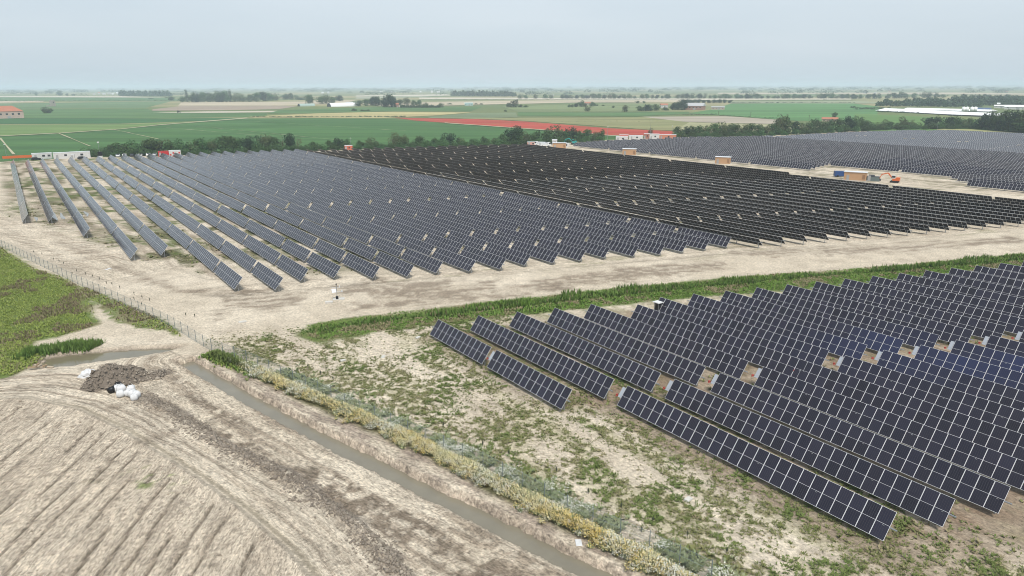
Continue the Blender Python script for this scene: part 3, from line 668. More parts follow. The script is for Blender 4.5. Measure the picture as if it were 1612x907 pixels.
for t in tables:
    b, k, i, u, v, n, tilt = t; Ltab = table_len(n); vis = 0; area = 0
    for s in (0, .25, .5, .75, 1):
        x, y, z = to_px(W(u, v+Ltab*s, 1.5))
        if z > 5 and -20 < x < PW+20 and 0 < y < PH+25: vis += .2
    c = W(u, v+Ltab/2, 1.5); x, y, z = to_px(c)
    out = z < 5 or x < -500 or x > PW+450 or y > PH+700
    if vis > 0 or not out: cand.append((vis*n/max(z, 5)**2*(1.4 if tilt < 0 else 1.0), vis, z, t))
cand.sort(key=lambda q: -q[0])
single = [q for q in cand if q[1] > 0][:300]; rest = cand[len(single):]
NUM = "first second third fourth fifth sixth seventh eighth ninth tenth eleventh twelfth thirteenth fourteenth fifteenth sixteenth seventeenth eighteenth nineteenth".split()
def ordn(n):
    if n < 20: return NUM[n-1]
    if n % 10 == 0: return {20: 'twentieth', 30: 'thirtieth'}[n]
    return {2: 'twenty', 3: 'thirty'}[n//10]+'-'+NUM[n % 10-1]
def table_label(b, k, i, n):
    if b == 'near':
        if k == 8: return "short solar table in leftmost row of nearest block, " + ("its upper table" if i else "its lower table by the weeds")
        if k == 13 and i: return "solar table starting short beside the white-topped cabinet, nearest block, sixth row"
        return "long charcoal solar table, nearest block, %s row from left, %s half" % (ordn(k-7), "upper" if i else "lower")
    if b == 'left': return "solar table in left block facing the camera, %s row from left, %s from near end" % (ordn(k+1), ordn(i+1))
    if b == 'middle': return "dark backed solar table in middle block, %s row from its left, %s from near end" % (ordn(k-22), ordn(i+1))
    return "solar table in far right block, %s row, %s from near end" % (ordn(k-47), ordn(i+1))
GROUPS = {'near': 'solar tables of the nearest block', 'left': 'solar tables of the left block', 'middle': 'dark backed solar tables of the middle block', 'far': 'solar tables of the far right block', 'back': 'solar tables of the back block'}
for area, vis, z, (b, k, i, u, v, n, tilt) in single:
    Lt = table_len(n); c = W(u, v+Lt/2)
    root = thing("solar_tracker", table_label(b, k, i, n), "solar tracker", c, ROW_ANG, GROUPS[b])
    jit = tilt+math.radians(random.uniform(-1.3, 1.3))
    if b == 'near' or z < 165:
        for j in range(n):
            o = link("solar_module", MODULE, root)
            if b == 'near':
                f_ = 1.1*math.exp(-((j-(24-(k-15)*3.2))/6.5)**2-((k-16.7)/2.1)**2) if i == 0 else 1.0*math.exp(-(j/5)**2-((k-15.7)/1.4)**2)  # soft patch of reflected blue sky, put into the module colour
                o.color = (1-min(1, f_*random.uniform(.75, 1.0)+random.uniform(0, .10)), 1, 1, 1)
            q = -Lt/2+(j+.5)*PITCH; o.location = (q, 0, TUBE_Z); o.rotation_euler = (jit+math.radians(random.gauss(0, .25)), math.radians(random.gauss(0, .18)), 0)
    else:
        o = link("module_array", array_mesh(n), root); o.location = (0, 0, TUBE_Z); o.rotation_euler = (jit, 0, 0)
    link("torque_tube", tube_mesh(n), root)
    npost = max(2, round(Lt/6)+1)
    for j in range(npost):
        o = link("post", POST, root); o.location = (-Lt/2+.5+(Lt-1.0)*j/(npost-1), 0, 0)
    if b == 'near' and i == 0:
        o = link("control_panel", CTRL, root); o.location = (Lt/2+.27, -.18, TUBE_Z+.22); o.rotation_euler = (tilt, 0, 0)
        o = link("drive_motor", MOTOR, root); o.location = (Lt/2+.85, 0, 0)
# everything beyond the three hundred largest: one mass
vv, ff, mm_ = [], [], []
def addq(p, m): vv.append(p); mm_.append(m)
quads = []; mids = []
for area, vis, z, (b, k, i, u, v, n, tilt) in rest:
    Lt = table_len(n); ct, st_ = math.cos(tilt), math.sin(tilt)
    def loc(x, y, zz):     # local flat coordinates (y along the module) -> world
        yy = y*ct-zz*st_; z2 = y*st_+zz*ct+TUBE_Z
        return (u*CV[0]+(v+Lt/2+x)*DV[0]-yy*CV[0], u*CV[1]+(v+Lt/2+x)*DV[1]-yy*CV[1], z2)
    def rect(xa, ya, xb, yb, zz, m, flip=False):
        p = [loc(xa, ya, zz), loc(xb, ya, zz), loc(xb, yb, zz), loc(xa, yb, zz)]
        quads.append(p[::-1] if flip else p); mids.append(m)
    rect(-Lt/2, -ML/2, Lt/2, ML/2, .010, 0); rect(-Lt/2, -ML/2, Lt/2, ML/2, -.010, 0, True)
    for j in range(n):
        x0 = -Lt/2+j*PITCH+.009; x1 = x0+MW
        rect(x0+FB, -ML/2+FB, x1-FB, -.014, .016, 1); rect(x0+FB, .014, x1-FB, ML/2-FB, .016, 1)
        rect(x0+FB, -ML/2+.055, x1-FB, ML/2-.055, -.016, 2, True)
    for j in range(6):
        x = -Lt/2+.5+(Lt-1)*j/5; a = u*CV[0]+(v+Lt/2+x)*DV[0]; e = u*CV[1]+(v+Lt/2+x)*DV[1]
        for dx, dy in ((.07, 0), (0, .07)):
            quads.append([(a-dx, e-dy, -.1), (a+dx, e+dy, -.1), (a+dx, e+dy, TUBE_Z-.03), (a-dx, e-dy, TUBE_Z-.03)]); mids.append(3)
va = np.array(quads, float).reshape(-1, 3); qa = np.arange(len(va)).reshape(-1, 4)
tag(link("distant_solar_trackers", big_mesh("distant_solar_trackers", va, qa, [M_FRAME, M_CELL, M_BACK, M_STEEL], mids)),
    "rows of far solar tables merging into dark and lavender bands towards the tree line", "solar trackers", kind='stuff')
print("tables", len(tables), "single", len(single), "rest", len(rest), "last z", single[-1][2])

# ================================================================== PLANTS THAT NOBODY COULD COUNT
def rosettes(name, xs_, ys_, mats, midx, blades, height, spread, width, zs=None, droop=.0):
    """leaf tufts: kites fanning out of one foot, each tuft one island"""
    N = len(xs_); k = blades
    z0 = zs if zs is not None else gz(xs_, ys_)
    a = rng.uniform(0, 2*np.pi, (N, k)); hh = (np.asarray(height)[:, None] if np.ndim(height) else height)*rng.uniform(.6, 1.25, (N, k))
    sp_ = (np.asarray(spread)[:, None] if np.ndim(spread) else spread)*rng.uniform(.5, 1.3, (N, k)); w_ = width*rng.uniform(.7, 1.3, (N, k))
    ca_, sa_ = np.cos(a), np.sin(a)
    base = np.stack([xs_, ys_, z0-.03], -1)[:, None, :]
    tip = base+np.stack([ca_*sp_, sa_*sp_, hh], -1)
    mid = base+np.stack([ca_*sp_*.55, sa_*sp_*.55, hh*(.62+droop)], -1)
    off = np.stack([-sa_*w_, ca_*w_, np.zeros_like(w_)], -1)
    V = np.concatenate([base, (np.stack([mid-off, tip, mid+off], 2)).reshape(N, 3*k, 3)], 1)      # N,1+3k,3
    off0 = (np.arange(N)*(1+3*k))[:, None]; j = np.arange(k)[None, :]
    Q = np.stack([np.broadcast_to(off0, (N, k)), off0+1+3*j, off0+2+3*j, off0+3+3*j], -1).reshape(-1, 4)
    mi = np.repeat(np.broadcast_to(np.asarray(midx), (N,)), k)
    return link(name, big_mesh(name, V.reshape(-1, 3), Q, mats, mi))
def scatter(n, box):
    return rng.uniform(box[0], box[1], n), rng.uniform(box[2], box[3], n)
def uv_scatter(n, u0, u1, v0, v1):
    u, v = scatter(n, (u0, u1, v0, v1)); return u*CV[0]+v*DV[0], u*CV[1]+v*DV[1]
M_WEED = ramp_mat("weed_leaves", [(.085, .11, .03), (.13, .155, .045), (.19, .19, .08), (.28, .25, .14)])
M_WEEDB = ramp_mat("lush_weed_leaves", [(.085, .125, .03), (.125, .165, .045), (.17, .195, .065)])
M_DRYW = ramp_mat("dry_weed_stalks", [(.20, .16, .09), (.30, .26, .15), (.16, .15, .07)])
M_GREY = ramp_mat("grey_green_leaves", [(.15, .19, .075), (.21, .245, .125), (.33, .34, .21)])
M_WHITE = ramp_mat("white_blossom", [(.62, .62, .52), (.75, .74, .66), (.5, .52, .36)])
M_YEL = ramp_mat("yellow_blossom", [(.42, .28, .05), (.62, .45, .12), (.70, .60, .30), (.68, .64, .42), (.34, .28, .08)])
M_REED = ramp_mat("reed_leaves", [(.075, .14, .03), (.125, .21, .045), (.20, .28, .085)])
M_REEDL = ramp_mat("light_grass_leaves", [(.10, .19, .03), (.145, .245, .045), (.20, .26, .08)])
M_MEAD = ramp_mat("meadow_leaves", [(.185, .245, .045), (.25, .31, .07), (.33, .35, .125)])
M_PURP = ramp_mat("seeding_grass_heads", [(.20, .15, .105), (.24, .195, .12), (.17, .18, .075)])
# weeds on the open ground
X, Y = uv_scatter(190000, 17, 60, 12, 106); ground_fields(X, Y)
keep = rng.uniform(0, 1, X.size) < np.clip(EX['weeds']*1.1+EX['near']*.10*ss(.42, .56, fbm(X/1.1, Y/1.1, 307, 2)), 0, .9); X, Y = X[keep], Y[keep]; lush = fbm(X/4, Y/4, 301, 3)
mi = np.where(lush > .65, 1, np.where(rng.uniform(0, 1, X.size) < .14, 2, 0)); sz = rng.gamma(3, .036, X.size)+.05+np.where(lush > .62, .05, 0)
tag(rosettes("weeds", X, Y, [M_WEED, M_WEEDB, M_DRYW], mi, 5, sz*.7, sz*.95, .045), "patchy low green weeds spread over the pale sandy ground beside the fence", "weeds", kind='stuff')
# weeds between the tables of the nearest block and of the left block
X, Y = uv_scatter(15000, 45, 150, -10, 90); ground_fields(X, Y)
keep = rng.uniform(0, 1, X.size) < EX['under']*ss(.5, .62, fbm(X/3, Y/3, 303, 3))*.5; X, Y = X[keep], Y[keep]
tag(rosettes("low_weeds", X, Y, [M_WEED, M_DRYW], (rng.uniform(0, 1, X.size) < .3).astype(int), 6, rng.uniform(.12, .4, X.size), .3, .08), "sparse weeds on the red brown earth between the nearest tables", "weeds", kind='stuff')
X, Y = uv_scatter(60000, -3, 150, 90, 260); ground_fields(X, Y)
keep = rng.uniform(0, 1, X.size) < EX['infield']*ss(.46, .6, EX['w'])*ss(.42, .58, EX['w2'])*.40; X, Y = X[keep], Y[keep]
tag(rosettes("field_weeds", X, Y, [M_WEED, M_DRYW], (rng.uniform(0, 1, X.size) < .25).astype(int), 5, rng.uniform(.1, .35, X.size), .4, .12), "dull green weeds in the lanes between the tables of the left block", "weeds", kind='stuff')
# flowering strip along the fence
fl_len = 0
FP = [Vector((p[0], p[1], 0)) for p in FLOWERS]
seg = [(FP[i], FP[i+1], (FP[i+1]-FP[i]).length) for i in range(len(FP)-1)]; FLEN = sum(s_[2] for s_ in seg)
def along_line(segs, t):
    for a, b, l_ in segs:
        if t <= l_: return a+(b-a)*(t/l_), (b-a)/l_
        t -= l_
    a, b, l_ = segs[-1]; return b, (b-a)/l_
cx, cy, ch, cm = [], [], [], []
nclump = 3600
for q in range(nclump):
    t = FLEN*random.random()**.92; p, d_ = along_line(seg, t); nrm = Vector((-d_.y, d_.x, 0))
    wdt = .85+.35*math.sin(t*.7)+.25*math.sin(t*2.3+1)
    s_ = random.gauss(0, .45)*wdt; p = p+nrm*s_
    cx.append(p.x); cy.append(p.y); e_ = max(0, 1-abs(s_)/(1.4*wdt)); ch.append((.35+.55*e_)*random.uniform(.75, 1.2)); cm.append(t)
cx, cy, ch, cm = map(np.array, (cx, cy, ch, cm))
early = cm < 9+rng.normal(0, 2, nclump)
bush = rng.uniform(0, 1, nclump)
leafm = np.where(early, 2, np.where(bush < .3, 3, 0))
o = rosettes("flower_strip_foliage", cx, cy, [M_GREY, M_WEED, M_WEEDB, M_DRYW], leafm, 9, ch*1.05, .36, .07)
tag(o, "olive and grey green stems of the flowering strip outside the wire fence", "flower strip", kind='stuff')
def blossoms(name, x0, y0, h0, per, mats, choose, size, rad):
    N = len(x0)*per; bx = np.repeat(x0, per)+rng.normal(0, rad, N); by = np.repeat(y0, per)+rng.normal(0, rad, N); bz = np.repeat(h0, per)*rng.uniform(.62, 1.12, N)
    s_ = size*rng.uniform(.6, 1.4, N); a = rng.uniform(0, np.pi, N); tl = rng.normal(0, .35, (N, 2))
    dx = np.stack([np.cos(a)*s_, np.sin(a)*s_, tl[:, 0]*s_], -1); dy = np.stack([-np.sin(a)*s_, np.cos(a)*s_, tl[:, 1]*s_], -1); c0 = np.stack([bx, by, bz], -1)
    V = np.stack([c0-dx-dy, c0+dx-dy, c0+dx+dy, c0-dx+dy], 1).reshape(-1, 3)
    return link(name, big_mesh(name, V, np.arange(N*4).reshape(-1, 4), mats, np.repeat(choose, per) if len(choose) == len(x0) else choose))
sel = ~early
patchy = fbm(cm/5, cm*0, 305, 3)+rng.normal(0, .12, nclump)
o = blossoms("flower_strip_blossom", cx[sel], cy[sel], ch[sel], 34, [M_YEL, M_WHITE], np.where(rng.uniform(0, 1, int(sel.sum())) < .12+.55*ss(.45, .68, patchy[sel]), 1, 0), .027, .22)
tag(o, "band of yellow and cream blossom running along the outside of the fence", "flower strip", kind='stuff')
# grey green shrubs with white umbels just inside the fence
FPT = [Vector((p[0], p[1], 0)) for p in FENCE]; fseg = [(FPT[i], FPT[i+1], (FPT[i+1]-FPT[i]).length) for i in range(len(FPT)-1)]; FENLEN = sum(s_[2] for s_ in fseg)
sx_, sy_, sh_ = [], [], []
T0 = sum(s_[2] for s_ in fseg[:4])+14
for q in range(3600):
    t = T0+(FENLEN-T0)*random.random(); p, d_ = along_line(fseg, t); nrm = Vector((d_.y, -d_.x, 0))
    if nrm.dot(Vector((CV[0], CV[1], 0))) < 0: nrm = -nrm
    if vn(t/1.1, 0, 311) < .30: continue
    p = p+nrm*abs(random.gauss(.5, 1.0)); sx_.append(p.x); sy_.append(p.y); sh_.append(random.uniform(.14, .42))
sx_, sy_, sh_ = map(np.array, (sx_, sy_, sh_))
tag(rosettes("fence_weeds", sx_, sy_, [M_GREY, M_WEED], (rng.uniform(0, 1, sx_.size) < .25).astype(int), 7, sh_, .35, .09), "grey green weeds growing thickly along the inside of the fence", "weeds", kind='stuff')
k_ = fbm(sx_/1.7, sy_/1.7, 313, 2) > .60
tag(blossoms("fence_blossom", sx_[k_], sy_[k_], sh_[k_], 9, [M_WHITE], np.zeros(int(k_.sum()), int), .03, .22), "white flower heads among the weeds inside the fence", "flowers", kind='stuff')
# reeds and grass of the drain between the blocks
X, Y = uv_scatter(90000, 28, 190, 40, 104); ground_fields(X, Y); k_ = EX['rd'] < .35; X, Y = X[k_], Y[k_]
td, _ = poly_dist(X, Y, REED_TOP); td = np.abs(td); prof = fbm(X/5, Y/5, 321, 3)
prof2 = fbm(X/14, Y/14, 327, 3); tall = td < .3+5.2*prof2*prof
hgt = np.where(tall, (.25+1.15*prof)*rng.uniform(.6, 1.25, X.size), .2+.3*prof); mi = np.where(tall, np.where(fbm(X/1.8, Y/1.8, 325, 3) > .60, 1, 0), np.where(fbm(X/2.5, Y/2.5, 323, 3) > .58, 2, 1)); mi = np.where(rng.uniform(0, 1, X.size) < .07, 2, mi)
tag(rosettes("reeds", X, Y, [M_REED, M_REEDL, M_DRYW], mi, 6, hgt, .26, .05, zs=np.zeros(X.size)-.15), "strip of tall dark reeds and bright grass along the drain between the solar blocks", "reeds", kind='stuff')
# meadow, left
X = rng.uniform(-150, -20, 190000); Y = rng.uniform(82, 210, 190000); h_, _, uu, v_ = ground_fields(X, Y)
k_ = ((EX['md'] < .2) | ((EX['vd'] < .1) & (rng.uniform(0, 1, X.size) < .75))) & ~((EX['gap'] < 0) & (rng.uniform(0, 1, X.size) < .88)) & (h_ > -.3)
X, Y = X[k_], Y[k_]; mn = EX['mnoise'][k_]; vd_ = EX['vd'][k_]
pur = (mn > .54) & (np.hypot(X, Y) > 118)
mi = np.where(pur & (rng.uniform(0, 1, X.size) < .75), 1, np.where((vd_ < .5) & (rng.uniform(0, 1, X.size) < .3), 2, 0))
tag(rosettes("meadow_grass", X, Y, [M_MEAD, M_PURP, M_DRYW], mi, 5, np.where(pur, .42, .26), .17, .05, zs=h_[k_]), "rough meadow left of the fence, bright green with brown seeding patches", "grass", kind='stuff')
# grass at the head of the ditch
hx, hy = [], []
for q in range(1500):
    t = random.uniform(-1, 11); p, d_ = along_line(seg, max(0, t)); p = p+d_*min(0, t)+Vector((-d_.y, d_.x, 0))*random.gauss(.1, .6); hx.append(p.x); hy.append(p.y)
hx, hy = np.array(hx), np.array(hy)
tag(rosettes("fence_grass", hx, hy, [M_REEDL, M_MEAD], (rng.uniform(0, 1, hx.size) < .4).astype(int), 6, .38, .25, .06), "patch of vivid green grass at the head of the ditch by the fence", "grass", kind='stuff')
# reeds at the pond
px_, py_ = [], []
PR = [at(*q) for q in [(40, 556), (62, 556), (100, 549), (130, 545), (150, 547)]]; prs = [(PR[i], PR[i+1], (PR[i+1]-PR[i]).length) for i in range(4)]; PL_ = sum(s_[2] for s_ in prs)
for q in range(1900):
    t = random.random()*PL_; p, d_ = along_line(prs, t); p = p+Vector((-d_.y, d_.x, 0))*random.gauss(0, .75); px_.append(p.x); py_.append(p.y)
px_, py_ = np.array(px_), np.array(py_)
tag(rosettes("pond_reeds", px_, py_, [M_REED, M_REEDL], (rng.uniform(0, 1, px_.size) < .2).astype(int), 6, rng.uniform(.55, 1.15, px_.size), .34, .04, zs=np.zeros(px_.size)-.2), "clump of tall dark reeds on the far bank of the pond", "reeds", kind='stuff')
# clods of the spoil ridge and of the ploughed soil
def clods(name, X, Y, Z, S, m):
    N = len(X); base = np.array([[1, 0, 0], [-1, 0, 0], [0, 1, 0], [0, -1, 0], [0, 0, 1], [0, 0, -1]], float)
    F = np.array([[0, 2, 4], [2, 1, 4], [1, 3, 4], [3, 0, 4], [2, 0, 5], [1, 2, 5], [3, 1, 5], [0, 3, 5]])
    V = base[None]*(S[:, None, None]*rng.uniform(.5, 1.2, (N, 6, 1)))*np.array([1, 1, .7])+rng.normal(0, .12, (N, 6, 3))*S[:, None, None]
    a = rng.uniform(0, 6.28, N); c_, s_ = np.cos(a)[:, None], np.sin(a)[:, None]
    V = np.stack([V[..., 0]*c_-V[..., 1]*s_+X[:, None], V[..., 0]*s_+V[..., 1]*c_+Y[:, None], V[..., 2]+Z[:, None]], -1)
    Q = (F[None]+(np.arange(N)*6)[:, None, None]).reshape(-1, 3)
    return link(name, big_mesh(name, V.reshape(-1, 3), Q, [m]))
M_CLOD = ramp_mat("clay_clods", [(.14, .115, .092), (.20, .168, .135), (.27, .23, .185), (.42, .365, .29)], .95)
RP = [Vector((p[0], p[1], 0)) for p in RIDGE]; rseg = [(RP[i], RP[i+1], (RP[i+1]-RP[i]).length) for i in range(len(RP)-1)]; RLEN = sum(s_[2] for s_ in rseg)
X, Y = [], []
for q in range(5200):
    t = random.random()*RLEN; p, d_ = along_line(rseg, t); p = p+Vector((-d_.y, d_.x, 0))*random.gauss(0, .55+.25*math.sin(t*.6)); X.append(p.x); Y.append(p.y)
X, Y = np.array(X), np.array(Y)
tag(clods("ridge_clods", X, Y, gz(X, Y)+.02, rng.gamma(2, .038, X.size)+.02, M_CLOD), "dark lumps of clay along the spoil ridge beside the haul track", "clods", kind='stuff')
X, Y = uv_scatter(9000, -16, 34, 30, 100); ground_fields(X, Y); k_ = rng.uniform(0, 1, X.size) < EX['pl']*(.25+.75*ss(.5, .62, fbm(X/4, Y/4, 331, 3))); X, Y = X[k_], Y[k_]
tag(clods("field_clods", X, Y, gz(X, Y)+.01, rng.gamma(2, .028, X.size)+.02, ramp_mat("dry_clods", [(.26, .215, .165), (.36, .30, .23), (.20, .165, .125)], .95)), "small clods strewn over the pale ploughed field", "clods", kind='stuff')

# ================================================================== TREES
LEAF_A = ramp_mat("tree_leaves", [(.022, .050, .018), (.040, .088, .026), (.070, .125, .038), (.11, .165, .055)], .7, True)
LEAF_B = ramp_mat("pale_tree_leaves", [(.045, .075, .028), (.085, .115, .045), (.13, .145, .065)], .7, True)
LEAF_S = ramp_mat("sparse_brown_leaves", [(.10, .085, .05), (.14, .13, .07), (.09, .11, .045)], .8)
LEAF_D = ramp_mat("dark_conifer_leaves", [(.016, .036, .018), (.028, .056, .024), (.045, .078, .032)], .75)
BARK = mat("bark", (.10, .075, .055), .95, noise=(.16, .13, .10), nscale=4)
def crown_mesh(name, seed, n, lumps, leaf, m, kind='round'):
    """unit tree: foliage between z .1 and 1, about .45 in radius; many leaf sized faces through the volume"""
    r = np.random.default_rng(seed); pts, nr = [], []
    if kind == 'poplar': L_ = [((r.normal(0, .025), r.normal(0, .025), z), .085+.05*math.sin(math.pi*min(1, (z-.05)*1.05))) for z in np.linspace(.12, .94, 10)]
    elif kind == 'bush': L_ = [((r.uniform(-.42, .42), r.uniform(-.32, .32), r.uniform(.12, .5)), r.uniform(.16, .30)) for _ in range(lumps)]+[((r.uniform(-.2, .2), 0, .62), .26)]
    else: L_ = [((r.normal(0, .16), r.normal(0, .16), r.uniform(.32, .78)), r.uniform(.13, .23)) for _ in range(lumps)]+[((0, 0, .5), .27), ((r.uniform(-.1, .1), 0, .83), .15), ((.1, 0, .22), .2), ((-.12, .05, .2), .2)]
    wts = np.array([q[1]**2 for q in L_]); wts /= wts.sum(); pick = r.choice(len(L_), n, p=wts)
    d = r.normal(0, 1, (n, 3)); d /= np.linalg.norm(d, axis=1)[:, None]
    c = np.array([L_[i][0] for i in pick])+d*np.array([L_[i][1] for i in pick])[:, None]*(r.uniform(.45, 1.0, n)**.5*r.uniform(.9, 1.16, n))[:, None]
    c[:, 2] = np.clip(c[:, 2], .03, 1.05)
    nn = d+r.normal(0, .55, (n, 3)); nn[:, 2] += .25; nn /= np.linalg.norm(nn, axis=1)[:, None]
    t = np.cross(nn, r.normal(0, 1, (n, 3))); t /= np.linalg.norm(t, axis=1)[:, None]; b = np.cross(nn, t)
    s = (leaf*r.uniform(.55, 1.4, n))[:, None]
    V = np.stack([c-t*s, c-b*s*.7, c+t*s, c+b*s*.7], 1).reshape(-1, 3)
    return big_mesh("crown", V, np.arange(4*n).reshape(-1, 4), [m])
def trunk_mesh(seed, limbs=4):
    r = random.Random(seed); mb = MB(); mb.tube((0, 0, -.02), (.01, 0, .34), .032, .022, 7); mb.tube((.01, 0, .34), (r.uniform(-.03, .03), 0, .8), .022, .006, 6)
    for i in range(limbs):
        a = i*6.28/limbs+r.random(); z = r.uniform(.22, .5); mb.tube((0, 0, z), (math.cos(a)*.26, math.sin(a)*.26, z+r.uniform(.12, .3)), .014, .004, 5)
    return mb.data("trunk", [BARK])
TR = [trunk_mesh(i) for i in range(3)]
CR = {'round': [crown_mesh("c", 10+i, 1500, 11, .030, LEAF_A) for i in range(5)],
      'pale': [crown_mesh("c", 30+i, 1200, 10, .030, LEAF_B) for i in range(3)],
      'bush': [crown_mesh("c", 50+i, 1400, 9, .034, LEAF_A, 'bush') for i in range(4)],
      'sparse': [crown_mesh("c", 70+i, 260, 8, .026, LEAF_S) for i in range(2)],
      'poplar': [crown_mesh("c", 80+i, 500, 8, .026, LEAF_D, 'poplar') for i in range(2)],
      'dark': [crown_mesh("c", 90+i, 1500, 11, .032, LEAF_D) for i in range(3)]}
ntree = [0]
def tree(name, kind, x, ybase, h, wf, label, group=None):
    p = at(x, ybase); ntree[0] += 1; r = random.Random(ntree[0])
    t = thing(name, label, "tree" if name != 'bush' else "bush", p, r.uniform(0, 6.28), group)
    me = r.choice(CR[kind]); c = link("crown", me, t); c.scale = (h*wf, h*wf, h*1.12); c.location = (0, 0, -.10*h)
    if name != 'bush' : q = link("trunk", r.choice(TR), t); q.scale = (h*.8, h*.8, h)
    return t
HB = [(-60, 253), (30, 250.5), (130, 247.5), (300, 244), (430, 239.5), (560, 235.5), (700, 232.5), (830, 228.5), (950, 222.5)]
HB2 = [(1055, 217.5), (1200, 214.5), (1300, 209.5), (1400, 205), (1530, 203.5), (1640, 213)]
def base(xq, line): return float(np.interp(xq, [q[0] for q in line], [q[1] for q in line]))
def hedge(items, line, gname, where, back=2.0):
    items = sorted(items)
    for i, (x, top, kind, wf) in enumerate(items):
        b = base(x, line)-back; p = at(x, b); hh = (b-top)/px_per_m(p)*1.02
        what = {'round': 'rounded dark green', 'pale': 'paler loose green', 'bush': 'low spreading green', 'sparse': 'thin brownish sparse', 'poplar': 'slender upright', 'dark': 'deep green dense'}[kind]
        tree("hedge_tree", kind, x, b, hh*random.uniform(.95, 1.12), wf*1.3, "%s tree, %s from left in %s" % (what, ordn2(i+1), where), gname)
def ordn2(n):
    if n < 20: return NUM[n-1]
    t = {2: 'twenty', 3: 'thirty', 4: 'forty', 5: 'fifty', 6: 'sixty', 7: 'seventy', 8: 'eighty', 9: 'ninety'}[n//10]
    return (t[:-1]+'ieth') if n % 10 == 0 else t+'-'+NUM[n % 10-1]
LH = [(140, 231, 'bush', 1.6), (152, 232, 'bush', 1.6), (163, 231, 'bush', 1.7), (176, 227, 'round', 1.2), (189, 226, 'round', 1.3), (200, 225, 'bush', 1.5), (211, 223, 'round', 1.2), (222, 225, 'bush', 1.5), (233, 223, 'round', 1.2), (244, 219, 'round', 1.0), (256, 221, 'pale', 1.1), (268, 221, 'round', 1.1), (283, 219, 'round', 1.1), (296, 224, 'bush', 1.5), (308, 223, 'pale', 1.1), (320, 218, 'round', 1.1), (337, 221, 'pale', 1.2), (351, 216, 'round', 1.0), (362, 213, 'round', 1.0), (373, 218, 'round', 1.0), (392, 216, 'dark', .95), (403, 219, 'bush', 1.4), (418, 212, 'pale', 1.0), (430, 217, 'round', 1.1), (446, 210, 'sparse', .9), (458, 212, 'dark', .8), (470, 214, 'sparse', .7), (482, 226, 'bush', 1.5), (495, 224, 'round', 1.3), (520, 220, 'round', 1.1), (532, 218, 'dark', 1.1), (545, 220, 'round', 1.1), (568, 222, 'round', 1.3), (584, 217, 'pale', 1.2), (602, 225, 'bush', 1.6), (619, 209, 'sparse', 1.1), (626, 211, 'pale', 1.0), (637, 214, 'pale', 1.1), (650, 221, 'bush', 1.4), (661, 214, 'round', 1.2), (672, 220, 'bush', 1.4), (684, 218, 'round', 1.2), (695, 215, 'round', 1.2), (709, 211, 'dark', 1.0), (724, 216, 'pale', 1.2), (736, 222, 'bush', 1.6), (746, 219, 'round', 1.3), (763, 215, 'round', 1.2), (778, 217, 'pale', 1.2), (793, 210, 'round', 1.1), (808, 202, 'dark', .95), (817, 203, 'round', .95), (828, 206, 'pale', .95), (843, 205, 'round', 1.0), (860, 202, 'round', .9), (876, 196.5, 'pale', .85), (888, 207, 'round', 1.1), (900, 202, 'dark', 1.0), (912, 206, 'round', 1.0), (925, 204, 'round', 1.0), (937, 207, 'pale', 1.0), (946, 205, 'round', .9)]
hedge(LH, HB, "trees of the hedge behind the left blocks", "hedge behind the left blocks")
RH = [(1067, 201, 'round', 1.1), (1080, 199, 'dark', 1.1), (1090, 198, 'round', 1.1), (1100, 197, 'round', 1.1), (1112, 197, 'pale', 1.1), (1124, 196, 'round', 1.1), (1138, 192, 'pale', 1.0), (1148, 194, 'round', 1.1), (1158, 197, 'round', 1.2), (1170, 196, 'pale', 1.1), (1182, 196, 'round', 1.2), (1194, 197, 'round', 1.2), (1206, 197, 'pale', 1.2), (1217, 193, 'round', 1.0), (1226, 183, 'pale', .75), (1236, 185, 'round', .75), (1251, 192, 'dark', 1.0), (1262, 195, 'pale', 1.1), (1273, 192, 'round', 1.0), (1283, 189, 'round', 1.0), (1295, 191, 'pale', 1.0), (1307, 189, 'round', 1.0), (1320, 187, 'round', 1.0), (1333, 181, 'dark', .9), (1345, 183, 'round', .9), (1358, 184, 'round', 1.0), (1368, 192, 'bush', 1.5), (1380, 193, 'pale', 1.2), (1390, 189, 'pale', 1.0), (1400, 191, 'round', 1.2), (1411, 192, 'bush', 1.5), (1421, 185, 'pale', .9), (1434, 188, 'pale', 1.1), (1448, 192, 'bush', 1.4), (1462, 186, 'dark', 1.1), (1473, 184, 'dark', 1.1), (1484, 190, 'round', 1.3), (1494, 184, 'dark', 1.1), (1504, 184, 'round', 1.1), (1514, 187, 'pale', 1.2), (1525, 185, 'round', 1.0), (1536, 193, 'bush', 1.4)]
hedge(RH, HB2, "trees of the hedge behind the right blocks", "hedge behind the right blocks", 1.5)
def shrubs(line, x0, x1, step, top, gname, where):
    xq, i = x0, 0; items = []
    while xq < x1: items.append(xq); xq += step*random.uniform(.75, 1.25)
    for i, xq in enumerate(items):
        b = base(xq, line)-.3; p = at(xq, b); hh = top*random.uniform(.8, 1.2)/px_per_m(p)
        tree("bush", 'bush', xq, b, hh, 1.75, "low dark shrub at the foot of %s, %s from left" % (where, ordn2(i+1)), gname)
shrubs(HB, 132, 950, 13, 11, "shrubs at the foot of the left hedge", "the hedge behind the left blocks")
shrubs(HB2, 1062, 1545, 13, 11, "shrubs at the foot of the right hedge", "the hedge behind the right blocks")
TH = [(1548, 181, 'dark', .9), (1557, 174, 'dark', .8), (1566, 178, 'round', .8), (1576, 176, 'dark', .8), (1586, 175, 'round', .8), (1596, 174, 'dark', .8), (1606, 175, 'round', .8), (1618, 176, 'dark', .8), (1545, 194, 'bush', 1.4), (1560, 195, 'bush', 1.4), (1573, 192, 'round', 1.1), (1588, 191, 'pale', 1.1), (1601, 196, 'bush', 1.4), (1612, 192, 'round', 1.1)]
hedge(TH, HB2, "trees of the thicket at the right edge", "thicket at the right edge", .5)
